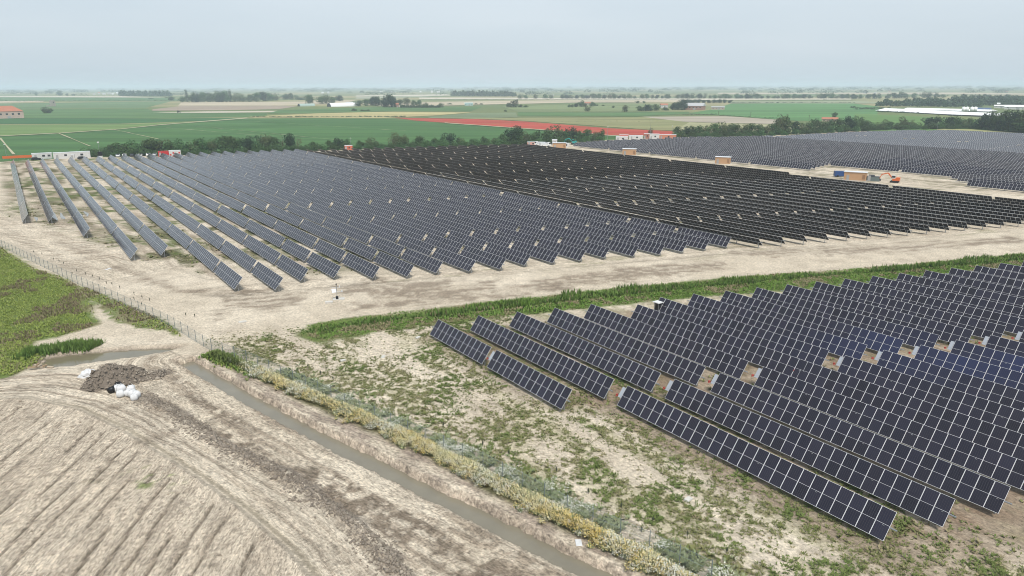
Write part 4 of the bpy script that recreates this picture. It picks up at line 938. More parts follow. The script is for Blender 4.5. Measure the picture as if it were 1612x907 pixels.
tree("hedge_tree", 'pale', 1024, 213, (213-201)/px_per_m(at(1024, 213)), .75, "slender pale tree standing alone between the two hedges beside the lamp post")
def far_trees(items, gname, where):
    for i, (x, b, top, kind, wf) in enumerate(sorted(items)):
        p = at(x, b); hh = (b-top)/px_per_m(p)
        tree("field_tree" if wf < 1.45 else "bush", kind, x, b+.3, hh*1.08, wf*1.5, "%s %s from left %s" % ({'round': 'rounded tree', 'pale': 'greyish tree', 'bush': 'low bushy tree', 'poplar': 'narrow upright poplar', 'dark': 'dark dense tree', 'sparse': 'thin tree'}[kind], ordn2(i+1), where), gname)
far_trees([(295, 160.5, 143.5, 'poplar', .7), (288, 161, 152, 'round', 1.2), (303, 161, 147, 'round', 1.0), (311, 161, 148, 'dark', 1.0), (321, 160.8, 146.5, 'round', 1.0), (331, 160.6, 147, 'round', 1.0), (341, 160.6, 144.5, 'round', .95), (350, 160.6, 146, 'dark', .95), (357, 160.5, 144, 'round', .9), (363, 160.4, 143.5, 'poplar', .8), (372, 160.4, 147, 'pale', 1.1), (383, 160.2, 149, 'pale', 1.2), (394, 160, 149, 'round', 1.1), (405, 159.6, 147, 'round', 1.1), (415, 159.2, 145.5, 'dark', 1.1), (425, 158.5, 147, 'round', 1.1), (434, 158, 149, 'pale', 1.1), (449, 156.5, 148, 'round', 1.2), (458, 156.5, 147, 'round', 1.2), (468, 157, 150, 'pale', 1.4), (478, 157, 151, 'bush', 1.7)], "trees along the tan fields at left", "in the grove above the tan fields at left")
far_trees([(487, 163, 150, 'round', 1.15), (506, 163, 151.5, 'round', 1.2), (514, 163, 150, 'pale', 1.1), (523, 162.5, 153, 'round', 1.1), (535, 159, 150, 'dark', 1.3), (565, 167, 158, 'round', 1.1), (577, 166.5, 156.5, 'round', 1.1), (587, 166, 153, 'dark', 1.0), (595, 167, 152.5, 'dark', 1.0), (606, 168.5, 154, 'dark', .95), (616, 169, 150, 'dark', .85), (621, 168, 153, 'dark', .9), (630, 166.5, 157, 'round', 1.0), (641, 165, 154, 'pale', 1.1), (651, 166.5, 158, 'round', 1.1), (660, 165.8, 157.5, 'round', 1.1), (670, 167, 161.5, 'pale', 1.5), (694, 169, 162, 'pale', 1.3), (708, 164.5, 161.5, 'bush', 1.7), (750, 164.5, 161.5, 'bush', 1.7), (757, 164.5, 161.5, 'bush', 1.6)], "trees around the white tunnel farm", "around the tunnel farm")
far_trees([(556, 174.3, 169.5, 'bush', 1.5), (570.5, 174.8, 171.8, 'bush', 1.6), (579, 174.6, 171.6, 'bush', 1.7), (73, 178, 168, 'bush', 1.3), (795.5, 175.5, 172.5, 'bush', 1.2)], "lone bushes in the open crops", "of the lone bushes in the open crops")
far_trees([(806, 169, 160, 'poplar', 2.2), (812, 169, 158, 'poplar', 2.0), (801, 169, 162, 'round', 1.2), (819, 169, 164.5, 'round', 1.4), (827, 169, 165, 'bush', 1.6), (895.5, 169, 164.5, 'round', 1.0), (901, 169, 164.3, 'round', 1.0), (907, 168.5, 162.5, 'dark', 1.1), (915, 168.2, 158.5, 'round', 1.0), (921, 168, 162, 'pale', 1.1), (932, 167.5, 160.5, 'round', 1.2), (940, 166.5, 164, 'bush', 1.7), (949, 166.6, 164.5, 'bush', 1.7), (925, 175.3, 166.5, 'pale', .95), (965.5, 170, 166.3, 'round', 1.1), (983.5, 175.8, 165.8, 'pale', .95), (1004, 162.5, 158.5, 'round', 1.2), (1014, 162.5, 159, 'round', 1.2), (1008, 174.7, 167, 'round', 1.5), (1017, 174.8, 165, 'dark', 1.2), (1024, 174.5, 168, 'round', 1.3), (1033, 174, 164.5, 'round', 1.1), (1047, 173.5, 167, 'bush', 1.3), (1060, 172.8, 162.5, 'dark', 1.2), (1068, 173, 160, 'dark', 1.0), (1076, 173, 158.5, 'dark', 1.0), (1083, 170, 161, 'dark', 1.0)], "trees around the middle farms", "around the middle farms")
far_trees([(1075+i*8.2, 162.8-.1*i, 156.8+random.uniform(-.8, .8), 'dark', 1.5) for i in range(10)], "dark trees of the copse behind the brick farmhouse", "in the copse behind the brick farmhouse")
far_trees([(818+i*8.3+random.uniform(-2, 2), 155.2-.001*i, 148.8+random.uniform(-1.6, 1.8), random.choice(['round', 'dark', 'pale']), random.uniform(1.0, 1.5)) for i in range(64) if random.random() > .12], "trees of the long tree line below the horizon", "in the long tree line below the horizon")
far_trees([(1347, 155.3, 150, 'round', 1.1), (1354, 155.3, 148.5, 'round', 1.0), (1367, 155.3, 148.5, 'round', 1.2), (1376, 155.2, 147.5, 'dark', 1.1), (1384, 155, 149, 'round', 1.1), (1397, 155, 148, 'round', 1.2), (1408, 154.8, 146.5, 'dark', 1.1), (1416, 154.6, 144.8, 'round', 1.1), (1425, 154.6, 147, 'round', 1.2), (1439, 154.4, 147, 'round', 1.2), (1456, 154, 144.6, 'pale', 1.2), (1462, 154, 147, 'round', 1.2), (1473, 154, 147, 'round', 1.2), (1484, 154, 148.5, 'round', 1.3)], "trees in a loose row above the long barn", "in the loose row above the long barn")
far_trees([(94.5, 150.3, 143.8, 'round', 1.3), (57, 150.3, 146, 'round', 1.0), (106, 150.4, 147, 'round', 1.3), (115, 150.4, 147.5, 'round', 1.2), (270, 158.2, 151.8, 'round', 1.4), (238, 155.5, 153, 'bush', 1.6)], "scattered trees on the plain at far left", "on the far left plain")
# far woods that read as one mass
def wood(name, spots, label, m, leaf=1.0):
    Vs, per = [], 90; r = rng
    for (x, y, rw, hh) in spots:
        d = r.normal(0, 1, (per, 3)); d /= np.linalg.norm(d, axis=1)[:, None]; d[:, 2] = np.abs(d[:, 2])*1.0
        c = np.array([x, y, hh*.15])+d*np.array([rw, rw, hh*.85])*r.uniform(.75, 1.05, (per, 1))
        nn = d+r.normal(0, .5, (per, 3)); nn /= np.linalg.norm(nn, axis=1)[:, None]
        t = np.cross(nn, r.normal(0, 1, (per, 3))); t /= np.linalg.norm(t, axis=1)[:, None]; b = np.cross(nn, t); s = (leaf*hh*.13*r.uniform(.6, 1.4, per))[:, None]
        Vs.append(np.stack([c-t*s, c-b*s, c+t*s, c+b*s], 1).reshape(-1, 3))
    V = np.concatenate(Vs); return tag(link(name, big_mesh(name, V, np.arange(len(V)).reshape(-1, 4), [m])), label, "trees", kind='stuff')
LEAF_F = ramp_mat("far_wood_leaves", [(.026, .055, .026), (.045, .08, .034), (.065, .10, .045)], .8)
def strip(x0, x1, y0, y1, n, top, wpx, jit=.4):
    out = []
    for i in range(n):
        f = (i+random.random())/n; x = x0+(x1-x0)*f; b = y0+(y1-y0)*f+random.uniform(-jit, jit); p = at(x, b); k = px_per_m(p)
        out.append((p.x, p.y, wpx*random.uniform(.7, 1.3)/k, top*random.uniform(.6, 1.25)/k))
    return out
wood("woodland", strip(1382, 1545, 167.2, 168.5, 60, 9, 4.5, .8)+strip(1440, 1612, 164.5, 166.5, 60, 9.5, 5, 1.2)+strip(1500, 1680, 160.5, 162, 70, 9.5, 5, 1.2)+strip(1545, 1700, 156, 158, 40, 6, 5, 1)+strip(1340, 1400, 171, 171.5, 14, 3, 3), "dark green wood behind the long white barn at right", LEAF_F)
wood("distant_wood", strip(190, 268, 151.6, 151.9, 46, 7.5, 3.0, .2)+strip(712, 812, 151.4, 152.4, 60, 7.5, 3.2, .2), "grey green woods on the plain near the horizon", LEAF_F)
wood("low_hedges", strip(398, 640, 184.9, 184.6, 60, 2.2, 2.6, .2)+strip(630, 692, 169.8, 169.8, 40, 4.2, 2.0, .1)+strip(0, 70, 159.3, 159.6, 20, 1.0, 2)+strip(70, 270, 159.5, 158.4, 40, 1.0, 2.5)+strip(660, 1080, 156.6, 157.3, 60, .9, 4, .15)+strip(1080, 1345, 158.4, 158.2, 46, 1.4, 4, .2)+strip(1150, 1345, 162.4, 162.2, 30, 1.6, 3, .2)+strip(1075, 1130, 181.5, 180.6, 16, 1.6, 2.5)+strip(1130, 1230, 182, 186.5, 24, 1.2, 2.0)+strip(1345, 1400, 172.5, 172, 18, 2.0, 2.5)+strip(1380, 1470, 176.5, 179.5, 26, 2.2, 2.6)+strip(870, 1085, 191.5, 191.2, 40, .7, 2, .5), "thin dark hedgerows between the distant crops", LEAF_F)
hz = []
for (off, n, top) in ((2.4, 190, 1.5), (3.4, 190, 1.9), (4.6, 180, 2.3), (6.2, 170, 2.7), (8.2, 150, 3.1), (10.6, 120, 3.5), (13.5, 70, 3.8)):
    for i in range(n):
        x = random.uniform(-150, 1760); yh = 138-5*x/1612
        if vn(np.array(x/55.), np.array(off*3), 401) < .42-.30*max(0, min(1, (x-300)/900)): continue
        p = at(x, yh+off+random.uniform(-.5, .5)); k = px_per_m(p); hz.append((p.x, p.y, random.uniform(4, 12)/k, top*random.uniform(.7, 1.5)/k))
wood("horizon_trees", hz, "blue grey tree belts dissolving along the horizon", LEAF_F, .9)

# ================================================================== FENCE
M_WIRE = mat("wire_mesh", (.20, .25, .24), .6)
def mesh_screen_mat():
    m = bpy.data.materials.new("wire_netting"); m.use_nodes = True; n = m.node_tree.nodes; l = m.node_tree.links.new
    b = n['Principled BSDF']; b.inputs['Base Color'].default_value = (.30, .35, .335, 1); b.inputs['Roughness'].default_value = .6
    tr = n.new("ShaderNodeBsdfTransparent"); mx_ = n.new("ShaderNodeMixShader"); mx_.inputs[0].default_value = .20
    l(tr.outputs[0], mx_.inputs[1]); l(b.outputs[0], mx_.inputs[2]); l(mx_.outputs[0], n['Material Output'].inputs['Surface']); return m
M_NET = mesh_screen_mat(); M_POST = mat("green_grey_fence_post", (.16, .19, .19), .6)
fen = thing("wire_fence", "long grey green wire mesh fence running beside the ditch and the bare lane", "fence", (FPT[0].x, FPT[0].y, 0))
def along_fence(t): return along_line(fseg, t)
mb = MB(); t = 0.0; STEP = 2.6; nf = int(FENLEN/STEP)
pts = [along_fence(i*STEP)[0] for i in range(nf+1)]; o0 = pts[0]
for a, b in zip(pts[:-1], pts[1:]): mb.face([(a.x-o0.x, a.y-o0.y, .03), (b.x-o0.x, b.y-o0.y, .03), (b.x-o0.x, b.y-o0.y, 1.72), (a.x-o0.x, a.y-o0.y, 1.72)])
mb.build("wire_netting", M_NET, fen)
mb = MB()
for z in (.12, .9, 1.70):
    for a, b in zip(pts[:-1], pts[1:]): mb.tube((a.x-o0.x, a.y-o0.y, z), (b.x-o0.x, b.y-o0.y, z), .012, n=4)
mb.build("tension_wire", M_WIRE, fen)
_p = MB(); _p.tube((0, 0, -.2), (0, 0, 1.85), .035, n=6); FPOST = _p.data("post", [M_POST])
inview = [p for p in pts if -10 < to_px(p)[0] < PW+40 and to_px(p)[1] < PH+60]
inview.sort(key=lambda p: p.length)
for p in inview[:100]:
    o = link("post", FPOST, fen); o.location = (p.x-o0.x, p.y-o0.y, 0)
if len(inview) > 100:
    mb = MB()
    for p in inview[100:]: mb.tube((p.x-o0.x, p.y-o0.y, -.2), (p.x-o0.x, p.y-o0.y, 1.85), .035, n=6)
    tag(mb.build("far_post", M_POST, fen), kind='stuff')

# ================================================================== SMALL THINGS NEAR THE CAMERA
M_WHITE_P = mat("white_woven_plastic", (.66, .66, .66), .6, noise=(.54, .54, .54), nscale=2)
M_BLACKP = mat("black_plastic", (.012, .012, .013), .4)
M_CONC = mat("pale_concrete", (.58, .56, .52), .85, noise=(.48, .46, .42), nscale=2)
M_DARKST = mat("dark_painted_steel", (.03, .032, .034), .5)
M_CLAY = mat("heap_clay", (.135, .112, .09), .95, noise=(.20, .165, .13), nscale=1.6, bump=.6)
# heap of spoil
hp = at(190, 600); hp2 = at(236, 601)
heap = thing("soil_heap", "heap of dark lumpy clay beside the pond and the white bags", "soil heap", hp, -math.atan2(hp.x, hp.y))
mb = MB(); Nn = 64; Mm = 30
gxs = np.linspace(-4.3, 6.0, Nn); gys = np.linspace(-2.6, 2.8, Mm); A_, B_ = np.meshgrid(gxs, gys)
prof = 2.35*np.clip(1-np.hypot((A_+.5)/3.7, B_/2.3)**1.6, 0, 1)+.5*np.clip(1-np.hypot((A_-3.2)/2.5, (B_+.2)/1.6)**2, 0, 1)
lum = (fbm(A_/.55, B_/.55, 501, 4)-.5)*1.1+(fbm(A_/1.9, B_/1.9, 505, 3)-.5)*1.1
Z_ = np.where(prof > .01, prof+lum*np.clip(prof*2, 0, 1)*.75, -.15)
V = np.stack([A_, B_, Z_], -1).reshape(-1, 3); i_ = (np.arange(Mm-1)[:, None]*Nn+np.arange(Nn-1)[None]).ravel()
link("mound", big_mesh("mound", V, np.stack([i_, i_+1, i_+Nn+1, i_+Nn], -1), [M_CLAY]), heap)
k_ = prof.ravel() > .03; sel_ = rng.choice(np.nonzero(k_)[0], 1500)
o = clods("clods", V[sel_, 0]+rng.normal(0, .15, 1500), V[sel_, 1]+rng.normal(0, .15, 1500), V[sel_, 2], rng.gamma(2, .045, 1500)+.04, M_CLOD)
o.parent = heap; o['kind'] = 'stuff'
# tarpaulin
tp = at(141, 592.5); tarp = MB(); tarp.lump((0, 0, -.05), (1.25, .75, .95), 0, 5, 14, 6, .35); tarp.lump((.7, .1, -.05), (.7, .6, .75), 0, 9, 12, 5, .35)
o = tag(tarp.build("tarpaulin", M_WHITE_P), "crumpled white tarpaulin lying at the left end of the clay heap", "tarpaulin"); o.location = tp
# big bags
def sack(name, label, m, x, y, s, cat, seed, group=None, rolled=False):
    p = at(x, y); t = thing(name, label, cat, p, seed*1.3, group); mb = MB(); rr = random.Random(seed)
    if rolled: mb.tube((-.5*s, 0, .45*s), (.5*s, 0, .45*s), .46*s, n=16); mb.tube((-.52*s, 0, .45*s), (.52*s, 0, .45*s), .2*s, n=12)
    else:
        prof_ = [(.40, 0), (.52, .14), (.55, .45), (.50, .74), (.38, .90), (.16, .97)]
        vs_, n = [], 16
        for rad, z in prof_:
            for k in range(n):
                a = 2*math.pi*k/n; sq = 1/max(abs(math.cos(a)), abs(math.sin(a)))**.55; q = rad*sq*s*(1+rr.uniform(-.05, .05)); vs_.append((q*math.cos(a), q*math.sin(a), z*s*(1+rr.uniform(-.03, .03))))
        fs = [(r_*n+k, r_*n+(k+1) % n, (r_+1)*n+(k+1) % n, (r_+1)*n+k) for r_ in range(len(prof_)-1) for k in range(n)]+[tuple(range((len(prof_)-1)*n, len(prof_)*n))]
        mb.mesh(vs_, fs)
    mb.build("sack_body", m, t, smooth=True)
    if not rolled:
        mb = MB()
        for a in (0.8, 2.4, 3.9, 5.5): mb.tube((math.cos(a)*.42*s, math.sin(a)*.42*s, .86*s), (math.cos(a+.5)*.3*s, math.sin(a+.5)*.3*s, 1.08*s), .03*s, n=5)
        mb.build("lifting_loop", m, t)
BG = "white bags beside the clay heap"
for i, (x, y, s_, w_) in enumerate([(185.5, 615.5, 1.0, "next to the black roll"), (191.5, 617, 1.15, "in the middle of the left cluster"), (190, 624, 1.0, "lying in front of the left cluster"), (207, 617, 1.05, "at the back of the right cluster"), (202.5, 622.5, .95, "left in the right cluster"), (209.5, 624, 1.05, "in the middle of the right cluster"), (215, 625.5, 1.0, "rightmost of them all"), (211.5, 629.5, .9, "frontmost of the right cluster")]):
    sack("bulk_bag", "white bulk bag below the clay heap, %s" % w_, M_WHITE_P, x, y, s_*.8, "bag", i+2, BG)
sack("black_pipe_coil", "black plastic roll lying left of the white bags", M_BLACKP, 177.5, 617.5, .8, "roll", 1, None, True)
sack("black_sack", "small black sack tucked behind the white bags", M_BLACKP, 187.5, 611, .8, "bag", 3)
# planks and rubble at the pond
t = thing("rubble_pile", "small pile of broken planks and stones at the left end of the pond", "rubble", at(66, 579))
for i in range(9):
    mb = MB(); mb.box((0, 0, 0), (random.uniform(.4, 1.1), random.uniform(.15, .4), random.uniform(.1, .22)))
    o = mb.build("plank" if i % 2 else "stone", mat("old_timber" if i % 2 else "tan_stone", (.30, .22, .14) if i % 2 else (.40, .33, .25), .9), t); o.location = (random.gauss(0, .6), random.gauss(0, .4), .1+.06*i); o.rotation_euler = (random.gauss(0, .2), random.gauss(0, .2), random.uniform(0, 3))
# weather mast
wp = at(531, 471.5); t = thing("weather_station", "weather mast with tilted white sensor panel on a pale concrete slab", "weather station", wp, .2)
def part(name, m, par, fn, smooth=False):
    mb = MB(); fn(mb); return mb.build(name, m, par, smooth)
part("base_slab", M_CONC, t, lambda b: b.box((.25, .1, .06), (1.9, 1.2, .12)))
part("battery_box", M_BLACKP, t, lambda b: b.box((0, -.1, .36), (.42, .34, .46)))
part("mast", M_STEEL, t, lambda b: b.tube((0, 0, .13), (0, 0, 2.55), .045))
o = part("sensor_panel", mat("pale_sensor_panel", (.62, .64, .68), .3), t, lambda b: (b.box((0, 0, 0), (.72, .7, .04)))); o.location = (-.45, -.12, 1.6); o.rotation_euler = (math.radians(48), 0, .3)
part("cross_arm", M_WHITE_P, t, lambda b: (b.tube((-.8, 0, 2.15), (.9, 0, 2.15), .03), b.tube((0, -.4, 1.45), (.75, .1, 1.35), .03)))
part("rain_gauge", M_WHITE_P, t, lambda b: (b.tube((.85, 0, 1.25), (.85, 0, 1.6), .12, n=10), b.tube((.5, 0, 2.1), (.5, 0, 2.4), .10, n=10)))
part("anemometer", M_BLACKP, t, lambda b: (b.tube((0, 0, 2.5), (0, 0, 2.72), .05), b.lump((0, 0, 2.66), (.14, .14, .16), 0, 1)))
mb = MB(); mb.box((0, 0, .14), (1.25, .75, .28), rz=.15); o = tag(mb.build("concrete_block", M_CONC), "low pale concrete block lying beside the weather mast slab", "concrete block"); o.location = at(518, 477)
# white topped cabinet at the head of the rows
cp = at(1036, 474.5, 2.15); t = thing("inverter_cabinet", "dark inverter rack with white roof at the top of the nearest rows", "inverter cabinet", (cp.x, cp.y, 0), ROW_ANG)
part("frame", M_STEEL, t, lambda b: [b.box((sx*.42, sy*.3, .95), (.07, .07, 1.98)) for sx in (-1, 1) for sy in (-1, 1)])
part("inverter", M_DARKST, t, lambda b: (b.box((0, 0, 1.35), (.74, .46, .95)), b.box((.1, -.26, 1.3), (.4, .1, .7))))
part("switch_box", mat("rust_red_box", (.20, .09, .07), .6), t, lambda b: b.box((-.08, 0, .55), (.6, .34, .42)))
part("roof", M_WHITE_P, t, lambda b: b.box((0, 0, 2.03), (1.35, 1.15, .10)))
# small white things lying about
for nm, x, y, sz_, lab, cat in (("white_board", 911, 855, (.85, .5, .03), "small white board lying at the edge of the flowering strip", "board"), ("marker_stone", 1083.5, 787, (.75, .5, .12), "pale flat stone among the weeds below the lowest table", "stone"),
      ("marker_stone", 658, 532, (.8, .5, .14), "pale slab lying just left of the first table's upper corner", "stone"), ("marker_stone", 540, 568.5, (.75, .5, .14), "pale slab on the sand between the reeds and the fence", "stone"), ("white_board", 170.5, 424, (1.4, .5, .05), "white board lying on the bare lane left of the tables", "board"), ("concrete_block", 382, 507, (1.2, .6, .14), "pale slab lying alone on the bare lane near the fence", "concrete block"), ("sheet_metal", 603, 562, (1.1, .5, .04), "grey sheet lying under the lower edge of the first table", "sheet")):
    mb = MB(); mb.box((0, 0, 0), sz_, taper=.9); o = tag(mb.build(nm, M_WHITE_P if 'white' in nm else M_CONC), lab, cat); p = at(x, y); o.location = (p.x, p.y, float(gz(p.x, p.y)[0])+sz_[2]/2+.03); o.rotation_euler = (0, 0, random.uniform(0, 3))
# planting stakes in the lane inside the fence
M_STAKE = mat("dark_stake", (.035, .028, .022), .8); M_GUARD = mat("sapling_guard", (.05, .06, .035), .8)
SK = [(505, 175), (575, 255), (680, 257), (735, 275), (790, 297), (890, 340), (952, 368), (1065, 415), (1128, 442), (1187, 465), (1125, 500), (1065, 457), (1475, 585), (1545, 592), (470, 155), (425, 140), (335, 100), (270, 85), (610, 235), (845, 330)]
SK = [(x/5.04, 380+y/5.04) for x, y in SK]+[(485, 577.5), (505, 588.5), (524.5, 597), (698, 671), (801, 714.5), (842.5, 759), (926, 776), (978, 798), (1028, 820), (1082, 843.5), (1096, 877), (1144, 870), (1010, 836), (876, 742), (760, 700)]
_p = MB(); _p.tube((0, 0, -.1), (0, 0, .6), .025, .02, 6); ST1 = _p.data("stake", [M_STAKE]); _p = MB(); _p.lump((0, 0, .25), (.09, .09, .24), 0, 4, 8, 4, .4); ST2 = _p.data("sapling", [M_GUARD])
for i, (x, y) in enumerate(SK):
    lab = "sapling"
    p = at(x, y+1.5); t = thing("staked_sapling", lab, "sapling", p, random.random()*3, "staked saplings along the fence"); link("stake", ST1, t); link("sapling", ST2, t)
order_ = sorted([o for o in COL.objects if o.name.startswith("staked_sapling")], key=lambda o: to_px(o.location)[0])
ni = {True: 0, False: 0}
for o in order_:
    far_ = to_px(o.location)[0] < 420; ni[far_] += 1
    o['label'] = "dark staked sapling in the %s, %s from left" % ("bare lane by the fence" if far_ else "weedy ground by the fence", ordn2(ni[far_]))

# ================================================================== SITE COMPOUND AND SERVICE ROAD
M_TAN = mat("tan_cladding", (.50, .30, .165), .7, noise=(.46, .275, .15), nscale=.6); M_LROOF = mat("pale_roof", (.62, .64, .66), .6)
M_WCAB = mat("white_cabin_wall", (.62, .61, .59), .6, noise=(.52, .51, .49), nscale=.8); M_GLASS = mat("dark_window_glass", (.03, .035, .04), .1, spec=.6); M_DOOR = mat("grey_door", (.34, .34, .34), .6); M_REDP = mat("red_paint", (.50, .03, .03), .5)
M_ORANGE = mat("orange_paint", (.62, .14, .035), .5); M_TEAL = mat("teal_paint", (.03, .32, .30), .5); M_BLUEP = mat("blue_paint", (.03, .07, .20), .4); M_TYRE = mat("tyre_rubber", (.018, .018, .018), .9); M_DKGREY = mat("dark_grey_metal", (.06, .065, .07), .6)
def face_cam(p): return -math.atan2(p[0], p[1])
def cabin(name, label, cat, x, y, w, d, h, wall, roofm, rz=None, doors=1, wins=0, over=.15, roof_h=.16, group=None, lift=0.0):
    p = at(x, y); t = thing(name, label, cat, p, face_cam(p) if rz is None else rz, group)
    part("wall", wall, t, lambda b: b.box((0, d/2, h/2+lift), (w, d, h)))
    part("roof", roofm, t, lambda b: b.box((0, d/2, h+roof_h/2+lift+.003), (w+2*over, d+2*over, roof_h)))
    for i in range(doors): part("door", M_DOOR, t, lambda b: b.box((-w*.32+i*w*.3, -.03, 1.05+lift), (.95, .06, 2.05)))
    for i in range(wins): part("window", M_GLASS, t, lambda b: b.box((w*.08+i*w*.27, -.03, h*.58+lift), (min(1.2, w*.16), .05, .9)))
    return t
for x, y, w, lab in ((880, 234, 7.5, "tan transformer cabin farthest away, by the white lorries"), (990, 244.5, 6.8, "tan transformer cabin between the middle and far right blocks, second along the road"), (1137, 258.5, 6.6, "tan transformer cabin third along the service road"), (1345, 284.5, 7.6, "nearest tan transformer cabin beside the blue van and orange digger")):
    p = at(x, y); t = cabin("transformer_cabin", lab, "transformer cabin", x, y, w, 3.0, 3.1, M_TAN, M_LROOF, face_cam(p)-.12, 1, 0, .25, .18, "tan transformer cabins along the service road")
    part("louvre", mat("brown_louvre", (.30, .17, .09), .7), t, lambda b: [b.box((w*.5-.8+.003, -.025, .8+.28*k), (1.0, .05, .18)) for k in range(6)])
    part("plinth", M_CONC, t, lambda b: b.box((0, 1.5, .0), (w+1.2, 4.0, .24)))
cabin("red_container", "small orange red container behind the middle block at left", "container", 549, 236.5, 4.4, 2.4, 2.5, mat("orange_red_container", (.50, .13, .07), .6), M_LROOF, None, 1, 1, .03)
cabin("site_office", "single white site office cabin left of the paired cabins", "site cabin", 67, 250.5, 8.6, 2.6, 2.8, M_WCAB, M_LROOF, None, 1, 2, .05)
cabin("site_office", "white site office cabin in the middle of the three", "site cabin", 101.5, 250, 9.2, 2.6, 3.0, M_WCAB, M_LROOF, None, 1, 2, .05)
cabin("site_office", "white site office cabin with dark doorway, rightmost of three", "site cabin", 127, 249, 9.0, 2.6, 3.1, M_WCAB, M_LROOF, None, 1, 1, .05)
cabin("toilet_cabin", "narrow white toilet cabin between the paired white offices", "toilet cabin", 115.5, 251.3, 1.3, 1.2, 2.4, M_WCAB, M_LROOF, None, 1, 0, .03)
cabin("red_container", "plain red container right of the parked cars", "container", 258, 246.5, 5.0, 2.4, 2.6, M_REDP, mat("red_roof_paint", (.42, .04, .035), .5), None, 1, 0, .02)
t = cabin("striped_container", "white container with red patches right of the red one", "container", 276, 246.3, 5.6, 2.4, 2.9, M_WCAB, M_LROOF, None, 0, 0, .02)
for k in range(4): part("red_panel", M_REDP, t, lambda b: b.box((-2.1+k*1.4, -.03, .9+.9*(k % 2)), (.8, .05, .8)))
# light mast
lp = at(158, 248.5); t = thing("light_mast", "tall lighting mast with black cabinet and pale lamp, behind the left rows", "light mast", lp, face_cam(lp))
part("trailer_base", M_WCAB, t, lambda b: b.box((0, 0, .5), (2.2, 1.4, .9))); part("control_cabinet", M_BLACKP, t, lambda b: b.box((0, 0, 2.0), (1.9, .9, 2.0))); part("mast", M_STEEL, t, lambda b: b.tube((0, 0, .9), (0, 0, 7.6), .07)); part("lamp_head", M_WCAB, t, lambda b: b.box((0, 0, 7.8), (.9, .4, .6)))
# orange netting
op = at(33, 251); t = thing("barrier_netting", "strip of orange barrier netting left of the white cabins", "barrier", op, face_cam(op)); part("netting", M_ORANGE, t, lambda b: b.box((0, 0, 1.35), (15, .06, 1.3))); 
for k in range(6): part("post", M_STEEL, t, lambda b: b.tube((-7.3+k*2.92, .06, 0), (-7.3+k*2.92, .06, 2.0), .05))
def car(name, label, x, y, paint, kind='hatch', rz=None, group=None, cat="car"):
    p = at(x, y); t = thing(name, label, cat, p, (face_cam(p)+.9 if rz is None else face_cam(p)+rz), group)
    if kind == 'van': L_, Wd, body, cab = 5.4, 2.0, [(-2.7, .4), (2.7, .4), (2.75, 1.0), (2.0, 1.35), (1.35, 2.25), (-2.65, 2.3), (-2.7, .9)], [(1.32, 1.42), (1.95, 1.38), (1.38, 2.12), (.5, 2.14), (.5, 1.42)]
    elif kind == 'truck': L_, Wd, body, cab = 6.5, 2.3, [(-3.2, .6), (3.1, .6), (3.15, 1.3), (2.9, 2.5), (1.4, 2.55), (1.3, 1.2), (-3.2, 1.2)], [(2.0, 1.5), (3.08, 1.5), (2.86, 2.35), (2.0, 2.35)]
    else: L_, Wd, body, cab = 4.3, 1.78, [(-2.1, .3), (2.1, .3), (2.15, .75), (1.9, .92), (1.05, 1.0), (.3, 1.46), (-1.4, 1.48), (-2.0, 1.0), (-2.12, .8)], [(.95, 1.02), (.3, 1.40), (-1.35, 1.42), (-1.85, 1.02)]
    part("body", paint, t, lambda b: b.prism(body, -Wd/2, Wd/2)); part("windows", M_GLASS, t, lambda b: b.prism(cab, -Wd/2-.012, Wd/2+.012))
    if kind == 'hatch': part("windscreen", M_GLASS, t, lambda b: (b.face([(1.075, -.72, 1.01), (1.075, .72, 1.01), (.33, .62, 1.465), (.33, -.62, 1.465)]), b.face([(-2.02, .7, 1.02), (-2.02, -.7, 1.02), (-1.43, -.62, 1.475), (-1.43, .62, 1.475)])))
    wx = L_*.31; r_ = .33 if kind == 'hatch' else .42
    for sx in (-1, 1):
        for sy in (-1, 1): part("wheel", M_TYRE, t, lambda b: b.tube((sx*wx, sy*(Wd/2-.2), r_), (sx*wx, sy*(Wd/2+.02), r_), r_, n=14))
    if kind == 'truck': part("load_bed", M_LROOF, t, lambda b: b.box((-1.0, 0, 1.75), (4.3, 2.3, 1.08)))
    return t
M_SILV = mat("silver_car_paint", (.45, .46, .47), .35, metal=.3); M_WCAR = mat("white_car_paint", (.75, .75, .74), .35); M_BCAR = mat("black_car_paint", (.02, .022, .026), .3)
for x, y, m_, lab in ((187, 247, M_SILV, "silver car, leftmost of the row by the hedge"), (197.5, 246.6, M_WCAR, "white car between the silver and the black parked cars"), (209, 246.4, M_BCAR, "black car third from left in the row by the hedge"), (222.5, 245.6, M_WCAR, "white car right of the black parked car"), (234.5, 245.4, M_WCAR, "white car, second from right in the row by the hedge"), (245, 245, M_SILV, "pale car nearest the red container")):
    car("parked_car", lab, x, y, m_, 'hatch', 1.35, "cars parked along the hedge")
for x, y, r_, lab in ((57, 252.2, .1, "dark car parked in front of the single white cabin"), (130, 250.8, .2, "dark car parked before the rightmost white cabin")): car("parked_car", lab, x, y, M_BCAR, 'hatch', r_, "cars parked along the hedge")
car("blue_van", "blue van standing left of the nearest tan cabin", 1324, 278.5, M_BLUEP, 'van', .35, None, "van")
for x, y, m_, lab, r_ in ((850, 229.5, M_WCAR, "white lorry behind the middle block, left of the pair", 2.9), (858, 231, M_WCAR, "white lorry beside the farthest tan cabin, right of the pair", .3)): car("site_lorry", lab, x, y, m_, 'truck', r_, "white lorries behind the middle block", "lorry")
